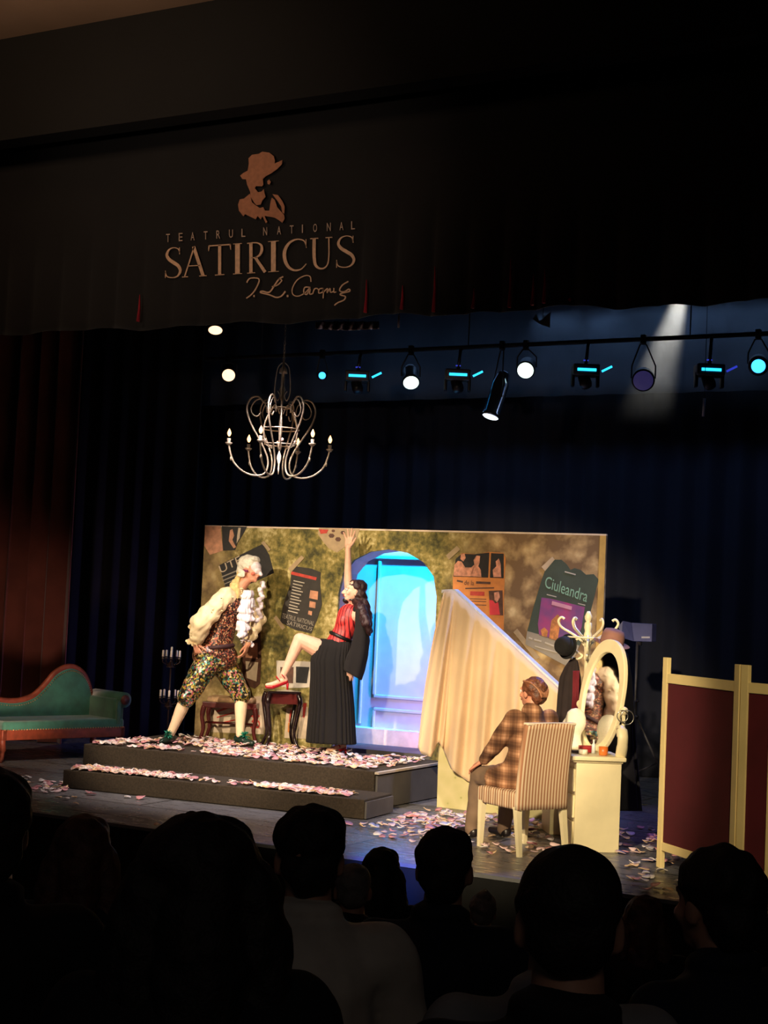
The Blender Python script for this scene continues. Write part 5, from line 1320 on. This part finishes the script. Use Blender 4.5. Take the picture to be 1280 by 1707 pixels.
# ------------------------------------------------------------------ chandelier
KY = 11.7
c0 = aty(464, 785, KY); KZ = aty(470, 600, KY)
chn = thing('chandelier', 'wrought metal chandelier with glowing candle bulbs hanging above the platform', 'chandelier', tuple(c0))
M_ch = mat('antique_silver_metal', rgb(150, 138, 124), .45, .6, var=.2, scale=20)
M_bulb = glow('bulb_glow', (1.0, .42, .13, 1), 2.6)
kpx = 2500/(c0-CAM).dot(cw)
def cz_(y): return (786-y)/kpx
def rp(lst, a): return [(cos(a)*r/kpx, sin(a)*r/kpx, cz_(y)) for r, y in lst]
NA = 6
for k in range(NA):
    a = 2*pi*k/NA+radians(41)
    P = smoothpts(rp([(34, 690), (40, 697), (48, 694), (51, 684), (45, 672), (36, 668), (27, 676), (24, 690)], a), 3)
    MB().tube(P, .006, 6).build('scroll', M_ch, chn, local=True)
    P = smoothpts(rp([(30, 674), (40, 664), (52, 668), (58, 684), (52, 706), (38, 730), (25, 752), (18, 772), (22, 790), (36, 796), (56, 792), (74, 778), (82, 760), (85, 746)], a), 5)
    ar = MB().tube(P, .0085, 8).build('arm', M_ch, chn, local=True)
    MB().lathe([(.012, -.01), (.035, .012), (.030, .018), (.015, .02), (.017, .055), (.0, .056)], rp([(85, 747)], a)[0], seg=14).build('candle_cup', M_ch, ar, local=True)
    bp_ = rp([(85, 730)], a)[0]
    if True: MB().lathe([(.008, -.02), (.017, .0), (.018, .014), (.010, .034), (.001, .052)], bp_, seg=12).build('bulb', M_bulb, ar, local=True, label='glowing candle bulb')
    MB().ell(rp([(80, 770)], a)[0], (.012, .012, .022), seg=8, rings=6).build('pendant', M_ch, ar, local=True)
    P = smoothpts(rp([(3, 690), (12, 676), (22, 688), (30, 706), (32, 724), (28, 740), (14, 748)], a+.39), 4)
    MB().tube(P, .006, 6).build('cage_rib', M_ch, chn, local=True)
for y, r in ((716, 31), (742, 26), (680, 14)):
    MB().tube([(cos(a)*r/kpx, sin(a)*r/kpx, cz_(y)) for a in [2*pi*k/30 for k in range(30)]], .006, 6, closed=True).build('cage_ring', M_ch, chn, local=True)
MB().lathe([(.012, cz_(752)), (.022, cz_(745)), (.012, cz_(735)), (.02, cz_(715)), (.014, cz_(700)), (.01, cz_(660)), (.03, cz_(650)), (.012, cz_(640)), (.010, cz_(620)), (.04, cz_(622)), (.035, cz_(615)), (.01, cz_(610)), (.01, cz_(598))], seg=14).build('stem', M_ch, chn, local=True)
MB().lathe([(.002, cz_(792)), (.008, cz_(782)), (.006, cz_(775)), (.022, cz_(766)), (.018, cz_(760)), (.006, cz_(754)), (.005, cz_(735)), (.014, cz_(725)), (.014, cz_(712)), (.004, cz_(708))], seg=12).build('drop_finial', M_wax, chn, local=True, label='pale hanging finial')
for k in range(4):
    a = k*pi/2+.4; P = smoothpts(rp([(2, 604), (9, 612), (12, 630), (13, 655), (8, 668), (4, 660), (8, 652)], a), 5); MB().tube(P, .0055, 6).build('crown_scroll', M_ch, chn, local=True)
    MB().ell(rp([(26, 736)], a+.3)[0], (.016, .016, .018), seg=10, rings=8).build('glass_drop', mat('pale_glass', rgb(200, 170, 170), .1), chn, local=True)
mb = MB()
z0 = cz_(600); z1 = 5.3-c0.z
n = int((z1-z0)/.035)
for k in range(n):
    zc_ = z0+.018+k*.035; q = (k % 2)*pi/2
    mb.tube([(cos(a)*.009*cos(q), cos(a)*.009*sin(q), zc_+sin(a)*.021) for a in [2*pi*j/10 for j in range(10)]], .0025, 4, closed=True)
mb.build('chain', M_ch, chn, local=True)
l = bpy.data.lights.new('chandelier_glow', 'POINT'); l.energy = 1.3; l.color = (1, .55, .25); l.shadow_soft_size = .25
lo = bpy.data.objects.new('chandelier_glow', l); COL.objects.link(lo); lo.location = c0+V((0, 0, cz_(728)))

# ------------------------------------------------------------------ lamps on the pipes
PY = 13.6
M_lamp = mat('lamp_black', rgb(34, 34, 38), .4, .5); M_pipe = mat('pipe_dark', rgb(14, 14, 15), .9)
zp = aty(800, 578, PY).z
o = MB().tube([(aty(345, 560, PY).x, PY, zp), (-1.4, PY, zp)], .022, 10).build('lighting_pipe', M_pipe); tag(o, 'dark horizontal lighting pipe carrying the row of stage lamps', 'pipe')
GL = {'cool': glow('lens_cool', (.72, 1.0, .90, 1), 1.3), 'warm': glow('lens_warm', (1, .50, .26, 1), 1.2), 'blue': glow('lens_blue', (.03, .28, 1, 1), 1.6), 'cyan': glow('display_cyan', (.02, .50, 1, 1), .9), 'violet': glow('lens_violet', (.15, .12, .5, 1), .05), 'silver': glow('lens_white', (.8, .92, 1, 1), 1.2), 'dimblue': glow('led_blue', (.05, .08, 1, 1), .2)}
def ori(axis):
    return V(axis).normalized().to_track_quat('Z', 'Y').to_matrix()
def par(px, py, y, axis, r, L_, glowk, lab, nm='par_lamp', hang=True, bodym=None, gl=1.0):
    """can lamp: axis points out of the lens; px,py is the lens centre"""
    c = aty(px, py, y); R = ori(axis); ax_ = R@V((0, 0, 1))
    t = thing(nm, lab, 'stage lamp', tuple(c))
    def add(prof, name, m, seg=24):
        g_ = MB().lathe(prof, seg=seg); return MB().add([c+R@p for p in g_.v], g_.f).build(name, m, t)
    add([(r*1.06, .01), (r*1.1, .0), (r*1.1, -.02), (r*1.0, -.03), (r*.98, -L_*.7), (r*.7, -L_*.95), (r*.3, -L_), (.0, -L_)], 'housing', bodym or M_lamp)
    add([(r*.94*gl, .012), (r*.8*gl, .02), (r*.4*gl, .026), (.0, .028)], 'lens', GL[glowk])
    b = c-ax_*L_*.4; side = ax_.cross(Z); side = side.normalized() if side.length > .05 else V((1, 0, 0))
    zt_ = zp if abs(y-PY) < .6 else c.z+.35
    top_ = V((b.x, b.y if not hang else lerp(b.y, PY, .9 if abs(y-PY) < .6 else 0), zt_-.05))
    MB().tube([b+side*r*1.12, b+side*r*1.12+V((0, 0, r*1.2)), top_+side*.03, top_-side*.03, b-side*r*1.12+V((0, 0, r*1.2)), b-side*r*1.12], .008, 6).build('yoke', M_lamp, t)
    MB().box((top_.x, top_.y, zt_-.0), (.05, .05, .09), bev=.01).build('clamp', M_lamp, t)
    if not (abs(y-PY) < .6): MB().tube([(top_.x, top_.y, zt_), (top_.x, top_.y, 7.4)], .008, 6).build('drop_cable', M_pipe, t)
    return t
dc = lambda px, py, y: (CAM-aty(px, py, y)).normalized()
par(381, 625, PY-.05, dc(381, 625, PY)+V((0, 0, -.35)), .075, .24, 'warm', 'warm glowing stage lamp left of the chandelier')
par(359, 549, PY-1.2, dc(359, 549, PY)+V((0, 0, -1.6)), .075, .22, 'warm', 'warm glowing lamp just under the valance, upper left', hang=False)
par(685, 637, PY-.05, dc(685, 637, PY)+V((.1, 0, -.8)), .085, .26, 'cool', 'cool white stage lamp between two blue display fixtures')
par(876, 617, PY-.05, dc(876, 617, PY)+V((-.1, 0, -.3)), .085, .26, 'cool', 'brightest cool white stage lamp right of the long cylinder lamp')
par(818, 693, PY-.15, dc(818, 693, PY)*.30+V((-.30, 0, -1.0)), .085, .48, 'silver', 'long chrome cylinder lamp pointing down', nm='cylinder_lamp', bodym=mat('chrome', rgb(140, 150, 170), .15, .95))
par(537, 626, PY-.05, dc(537, 626, PY), .05, .2, 'blue', 'small blue glowing lamp right of the chandelier', gl=.8)
par(1264, 610, PY-.05, dc(1264, 610, PY)+V((0, 0, -.2)), .085, .24, 'blue', 'bright blue lamp at the right edge of the row', gl=.8)
par(1072, 634, PY-.05, dc(1072, 634, PY)+V((0, 0, -.2)), .10, .24, 'violet', 'dim violet lamp below the smoky light beam')
M_fix = mat('fixture_grey', rgb(58, 54, 54), .5, .3)
for px, py, lab, s in ((596, 628, 'blue display fixture nearest the chandelier on the pipe', 1), (763, 626, 'blue display fixture left of the long cylinder lamp', 1), (976, 618, 'blue display fixture right of the brightest cool lamp', 1), (1182, 618, 'blue display fixture above the hanging white rod', 1)):
    c = aty(px, py, PY-.05); R = rotz(radians(28))
    t = thing('moving_light', lab, 'stage light', tuple(c))
    MB().box(c, (.26, .2, .11), R, bev=.02).build('base', M_fix, t)
    MB().box(c+R@V((0, -.105, -.005)), (.18, .01, .026), R).build('display', GL['cyan'], t, smooth=False, label='cyan lit display')
    MB().box(c+R@V((.0, -.0, .10)), (.05, .012, .012), R).build('indicator', GL['dimblue'], t, smooth=False)
    MB().box(c+R@V((-.12, 0, -.09)), (.03, .08, .14), R, bev=.01).box(c+R@V((.12, 0, -.09)), (.03, .08, .14), R, bev=.01).build('arm', M_lamp, t)
    g_ = MB().lathe([(.0, .06), (.05, .055), (.06, .02), (.055, -.06), (.04, -.09), (.0, -.09)], seg=18)
    Rr = ori((.5, -.3, -1)); MB().add([c+R@V((0, 0, -.11))+Rr@p for p in g_.v], g_.f).build('head', M_lamp, t)
    MB().box(c+R@V((.20, -.04, .02)), (.11, .01, .02), R@rotaxis(-.5, 'Y')).build('side_light', GL['cyan'] if px < 1000 else GL['dimblue'], t, smooth=False)
    MB().tube([c+V((0, 0, .05)), V((c.x, PY, zp))], .018, 8).build('clamp', M_lamp, t)
# smoky beam: a real lamp above the pipe, real thin haze around its light
bs = aty(1150, 446, 14.2); be = aty(1050, 700, 14.5)
sl_ = spot('beam_lamp', tuple(bs+V((.03, 0, .12))), tuple(aty(940, 1150, 14.9)), 950, (1, .93, .80), 23, .9, size=.02)
hz = MB().box(((bs.x+be.x)/2-.1, 14.35, 3.75), (2.6, .9, 2.9))
hm = bpy.data.materials.new('thin_haze'); hm.use_nodes = True; nt = hm.node_tree; nt.nodes.clear()
ou = nt.nodes.new('ShaderNodeOutputMaterial'); vs_ = nt.nodes.new('ShaderNodeVolumeScatter'); vs_.inputs['Anisotropy'].default_value = .2; vs_.inputs['Color'].default_value = (.9, .95, 1, 1)
nz1 = nt.nodes.new('ShaderNodeTexNoise'); nz1.inputs['Scale'].default_value = 2.2; mr1 = nt.nodes.new('ShaderNodeMapRange'); mr1.inputs[1].default_value = .3; mr1.inputs[2].default_value = .75; mr1.inputs[3].default_value = .03; mr1.inputs[4].default_value = .22
nt.links.new(nz1.outputs[0], mr1.inputs[0]); tcz = nt.nodes.new('ShaderNodeTexCoord'); sz = nt.nodes.new('ShaderNodeSeparateXYZ'); mz = nt.nodes.new('ShaderNodeMapRange'); mz.inputs[1].default_value = bs.z-1.55; mz.inputs[2].default_value = bs.z-.2; mlt = nt.nodes.new('ShaderNodeMath'); mlt.operation = 'MULTIPLY'
mz.interpolation_type = 'SMOOTHSTEP'
nt.links.new(tcz.outputs['Object'], sz.inputs[0]); nt.links.new(tcz.outputs['Object'], nz1.inputs[0]); nt.links.new(sz.outputs[2], mz.inputs[0]); nt.links.new(mz.outputs[0], mlt.inputs[0]); nt.links.new(mr1.outputs[0], mlt.inputs[1]); nt.links.new(mlt.outputs[0], vs_.inputs['Density']); nt.links.new(vs_.outputs[0], ou.inputs['Volume'])
for x_ in (-9.0, -6.5, -4.2):
    MB().tube([(x_, PY, zp), (x_, PY, 7.4)], .006, 6).build('suspension_cable', M_pipe, bpy.data.objects['lighting_pipe'])
MB().tube([(0, 0, z1-.02), (0, 0, 7.4-c0.z)], .006, 6).build('suspension_cable', M_ch, chn, local=True)
o = hz.build('haze', hm, smooth=False); tag(o, 'thin smoky haze catching the lamp beam at the upper right', 'haze', kind='stuff')
# bits hanging under the valance
def wire(o, px, py, y):
    p = aty(px, py, y); MB().tube([p, (p.x, p.y, 7.4)], .003, 5).build('wire', M_pipe, o)
M_foil = mat('crumpled_foil', rgb(120, 108, 112), .5, .3, var=.3, scale=30)
def strip(u, v):
    px = lerp(526, 632, u); py = lerp(536, 551-6*abs(u-.5), v)+2*noise.noise(V((u*14, v*3, 0)))
    return aty(px, py, 11.0+.03*sin(u*40+v*4)+.02*noise.noise(V((u*22, v*6, 1))))
o = MB().grid(strip, 60, 6).build('crumpled_netting', M_foil, solid=.004); wire(o, 580, 540, 11.0); tag(o, 'crumpled grey netting hanging just under the valance above the chandelier', 'netting')
M_pale = mat('pale_rod', rgb(215, 205, 205), .5)
o = MB().tube([aty(1174, 664, 13.2), aty(1172, 694, 13.2)], .012, 8).build('hanging_rod', M_pale); wire(o, 1174, 664, 13.2); tag(o, 'short white rod hanging below the right display fixture', 'rod')
o = MB().tube([aty(665, 526, 11.2), aty(664, 546, 11.2)], .010, 8).build('hanging_rod', M_pale); wire(o, 665, 526, 11.2); tag(o, 'short pale rod hanging under the valance near the middle', 'rod')
o = MB().prism([aty(888, 532, 11.4), aty(893, 524, 11.4), aty(896, 538, 11.4), aty(908, 528, 11.4), aty(917, 520, 11.4), aty(916, 546, 11.4), aty(902, 541, 11.4)], (0, .01, 0)).build('paper_scrap', mat('grey_scrap', rgb(130, 124, 118), .8), smooth=False); wire(o, 905, 532, 11.4); tag(o, 'torn grey scrap hanging under the valance right of the middle', 'scrap')

# ------------------------------------------------------------------ audience
M_askin = skin('audience_skin', rgb(200, 150, 125)); M_ahair = mat('audience_dark_hair', rgb(30, 24, 22), .7, var=.3, scale=30, bump=.4); M_bhair = mat('audience_brown_hair', rgb(92, 56, 46), .6, var=.35, scale=30, bump=.4)
M_ghair = mat('audience_grey_hair', rgb(130, 122, 116), .7, var=.25, scale=30, bump=.4)
SHIRT = {'black': mat('shirt_black', rgb(24, 24, 28), .9), 'navy': mat('shirt_navy', rgb(28, 34, 48), .9), 'white': mat('shirt_offwhite', rgb(212, 204, 192), .85, bump=.4, bscale=9), 'grey': mat('shirt_grey', rgb(150, 150, 152), .85, bump=.3, bscale=9)}
M_seat = mat('theatre_seat_cloth', rgb(40, 26, 30), .9, var=.2); M_seatf = mat('theatre_seat_frame', rgb(36, 30, 28), .5)
NK = (0, .01, 1.06)
def abody():
    mb = MB(); P_, R_ = head(mb, (0, .045, 1.175), (0, 1, 0), (0, 0, 1), 1.0)
    mb.cap((0, .03, 1.11), NK, .055, .058).chain([NK, (0, .0, .90), (0, .0, .70), (0, .02, .52)], [.06, .14, .13, .145])
    for s in (-1, 1):
        mb.chain([(s*.08, 0, .95), (s*.18, 0, .965), (s*.235, .05, .72), (s*.12, .30, .60)], [.08, .055, .045, .03])
        hand(mb, V((s*.12, .30, .60)), V((-s*.35, .8, -.25)), V((0, 0, -1)), -s, (.3, .35, .35, .4), .06, .6)
        mb.chain([(s*.09, .03, .51), (s*.11, .45, .50), (s*.11, .45, .36), (s*.11, .42, .09)], [.09, .062, .056, .036]); foot(mb, V((s*.11, .42, .085)), V((s*.1, 1, 0)))
    return mb, P_, R_
mb, PA_, RA_ = abody()
o_b = mb.build('body', M_askin, remesh=.009, smo=3); ME_body = o_b.data; bpy.data.objects.remove(o_b)
def ashirt(loose):
    w = MB(); w.chain([V(NK)-V((0, 0, .03)), (0, 0, .90), (0, 0, .70), (0, .02, .55)], [.08, .160*loose, .15*loose, .165*loose])
    for s in (-1, 1): w.chain([(s*.08, 0, .94), (s*.185, 0, .955), (s*.24, .05, .72), (s*.14, .26, .615)], [.10, .078*loose, .066*loose, .048])
    w.tube([V(NK)+V((cos(a)*.066, sin(a)*.066, .0-.012*sin(a))) for a in [2*pi*k/24 for k in range(24)]], .020, 8, closed=True)
    o = w.build('shirt', None, remesh=.010, smo=3, disp=(.012, 9)); m = o.data; bpy.data.objects.remove(o); return m
ME_shirt = [ashirt(1.0), ashirt(1.08)]
w = MB(); w.ell((0, .03, .50), (.16, .14, .09))
for s in (-1, 1): w.chain([(s*.09, .03, .51), (s*.11, .45, .50), (s*.11, .43, .13)], [.11, .078, .062])
o = w.build('trousers', None, remesh=.012, smo=2); ME_trs = o.data; bpy.data.objects.remove(o)
w = MB()
for s in (-1, 1): w.cap((s*.11, .40, .045), (s*.12, .55, .035), .043, .033)
o = w.build('shoes', None, remesh=.010, smo=2); ME_shoe = o.data; bpy.data.objects.remove(o)
def hairmesh(kind):
    w = MB(); P = PA_; R = RA_
    if kind == 'short': w.ell(P(0, -.02, .045), (.083, .100, .084), R).ell(P(0, -.065, -.01), (.070, .050, .075), R)
    if kind == 'crop': w.ell(P(0, -.016, .045), (.080, .097, .082), R).ell(P(0, -.06, .0), (.068, .050, .065), R)
    if kind == 'thick': w.ell(P(0, -.02, .05), (.092, .108, .090), R).ell(P(0, -.07, -.01), (.078, .052, .085), R)
    if kind == 'cap': w.ell(P(0, -.012, .055), (.087, .104, .078), R).ell(P(0, -.065, -.01), (.070, .048, .065), R).cap(P(-.05, .09, .05), P(.05, .09, .05), .018, .018)
    if kind in ('long', 'bob', 'full'):
        k = 1.22 if kind == 'full' else 1.0
        w.ell(P(0, -.02, .045), (.092*k, .106, .086), R).ell(P(0, -.06, -.05), (.092*k, .06, .12), R)
        low = {'long': -.32, 'bob': -.17, 'full': -.42}[kind]
        for s in (-1, 1): w.chain([P(s*.065*k, -.04, .0), P(s*.085*k, -.055, -.10), P(s*.095*k, -.075, low)], [.05*k, .055*k, .045*k])
        w.chain([P(0, -.07, .0), P(0, -.10, -.12), P(0, -.125, low)], [.07, .07*k, .06*k])
    if kind == 'bun': w.ell(P(0, -.02, .045), (.084, .102, .084), R).ell(P(0, -.06, .0), (.072, .05, .07), R).ell(P(0, -.06, .125), (.045, .045, .035), R)
    o = w.build('hair', None, remesh=.008, smo=2, disp=(.012 if kind != 'crop' else .004, 24)); m = o.data; bpy.data.objects.remove(o); return m
HM = {k: hairmesh(k) for k in ('short', 'crop', 'thick', 'cap', 'long', 'bob', 'full', 'bun')}
def put(name, me, m, parent):
    if len(me.materials) == 0: me.materials.append(None)
    for p_ in (1,):
        o = bpy.data.objects.new(name, me); COL.objects.link(o); o.parent = parent
        o.material_slots[0].link = 'OBJECT'; o.material_slots[0].material = m
    return o
for me_ in [ME_body, ME_trs, ME_shoe]+ME_shirt+list(HM.values()): me_.polygons.foreach_set('use_smooth', [True]*len(me_.polygons))
# seat, built once and copied
def seat_proto():
    t = thing('theatre_seat', '', 'theatre seat'); w = MB()
    MB().box((0, .02, .40), (.50, .48, .11), bev=.04).build('seat_pad', M_seat, t, local=True)
    def bk_(u, v):
        a = u*2*pi; x = .26*(1-.10*v*v); cx = (abs(cos(a))**.5)*(1 if cos(a) > 0 else -1)*x; cy = (abs(sin(a))**.5)*(1 if sin(a) > 0 else -1)*.04*(1-.3*v)
        return (cx, -.245-.07*v+cy, .40+(.40 if True else 0)*v-.05*v*(cx/.26)**2)
    g_ = MB().grid(bk_, 40, 10, True); n0 = len(g_.v); g_.f.append(tuple(range(n0-40, n0))); g_.f.append(tuple(reversed(range(40)))); g_.build('backrest', M_seat, t, local=True)
    for s in (-1, 1):
        MB().box((s*.29, .02, .60), (.05, .40, .035), bev=.012).build('armrest', M_seatf, t, local=True)
        MB().box((s*.29, -.02, .30), (.035, .30, .58), bev=.01).build('side_stand', M_seatf, t, local=True)
    return t
SP = seat_proto()
def floorz(y): return .92-(y+3)*2.02/12.62
first = True
AUD = [
 (-15, 1298, 3.5, 'thick', M_ahair, 'black', 0, 'audience member with thick dark hair at the far left edge'),
 (520, 1353, 3.9, 'cap', M_ahair, 'white', -.1, 'audience member in an off-white shirt with a collar, seen from behind'),
 (743, 1385, 4.7, 'short', M_ahair, 'navy', .1, 'audience member with rounded dark hair in front of the seated actor'),
 (954, 1420, 2.5, 'crop', M_ahair, 'black', 0, 'nearest audience member, big cropped dark head below the dressing table'),
 (1218, 1426, 3.85, 'thick', M_ahair, 'navy', .75, 'audience member with curly dark hair turned to the left at the right edge'),
 (637, 1417, 7.3, 'long', M_ahair, 'black', 0, 'small far audience member with long straight hair before the blue lit edge'),
 (336, 1369, 2.85, 'full', M_ahair, 'black', 0, 'audience member with a broad mass of long dark hair at the lower left'),
 (140, 1365, 5.0, 'bob', M_bhair, 'navy', .2, 'audience member with wavy brown hair rim lit on its right side'),
 (1075, 1497, 7.0, 'long', M_bhair, 'black', 0, 'dim audience member with brown hair between the two nearest right heads'),
 (806, 1492, 8.0, 'bun', M_ghair, 'black', .2, 'small far audience member with greying hair low beside the big head'),
 (318, 1365, 5.6, 'thick', M_ahair, 'black', 0, 'audience member whose dark head top rises behind the broad haired one'),
 (590, 1443, 6.2, 'crop', M_ghair, 'black', 0, 'audience member with short grey hair half hidden behind the off-white shirt'),
 (932, 1450, 3.2, 'short', M_ahair, 'grey', 0, 'audience member in a pale grey shirt hidden behind the nearest head'),
]
for i, (px, py, dist, hk, hm_, sc2, yaw, lab) in enumerate(AUD):
    P = atdist(px, py, dist); fz = floorz(P.y); s = (P.z-fz)/1.290
    d = V((P.x-CAM.x, P.y-CAM.y, 0)).normalized(); rz = atan2(d.y, d.x)-pi/2+.08*sin(i*2.3)
    off = Matrix.Rotation(rz, 3, 'Z')@V((0, .03*s, 0)); base = V((P.x, P.y, fz))-off
    t = thing('person', lab, 'person', tuple(base), rz); t.scale = (s, s, s)
    b = put('body', ME_body, M_askin, t); put('shirt', ME_shirt[1 if sc2 in ('white', 'grey') else 0], SHIRT[sc2], t); put('trousers', ME_trs, SHIRT['black'], t); put('shoes', ME_shoe, M_bshoe, t)
    h = put('hair', HM[hk], hm_, t)
    if abs(yaw) > .5: t.rotation_euler = (0, 0, rz+yaw)
    if first: st_o = SP; first = False
    else: st_o = copy_tree(SP)
    st_o.location = tuple(base+V((0, 0, 0))); st_o.rotation_euler = (0, 0, rz); st_o.scale = (s, s, s)
    who = lab.replace('audience member', 'the audience member')
    st_o['label'] = 'seat under the person '+lab[len('audience member '):]; st_o['group'] = 'theatre seats'
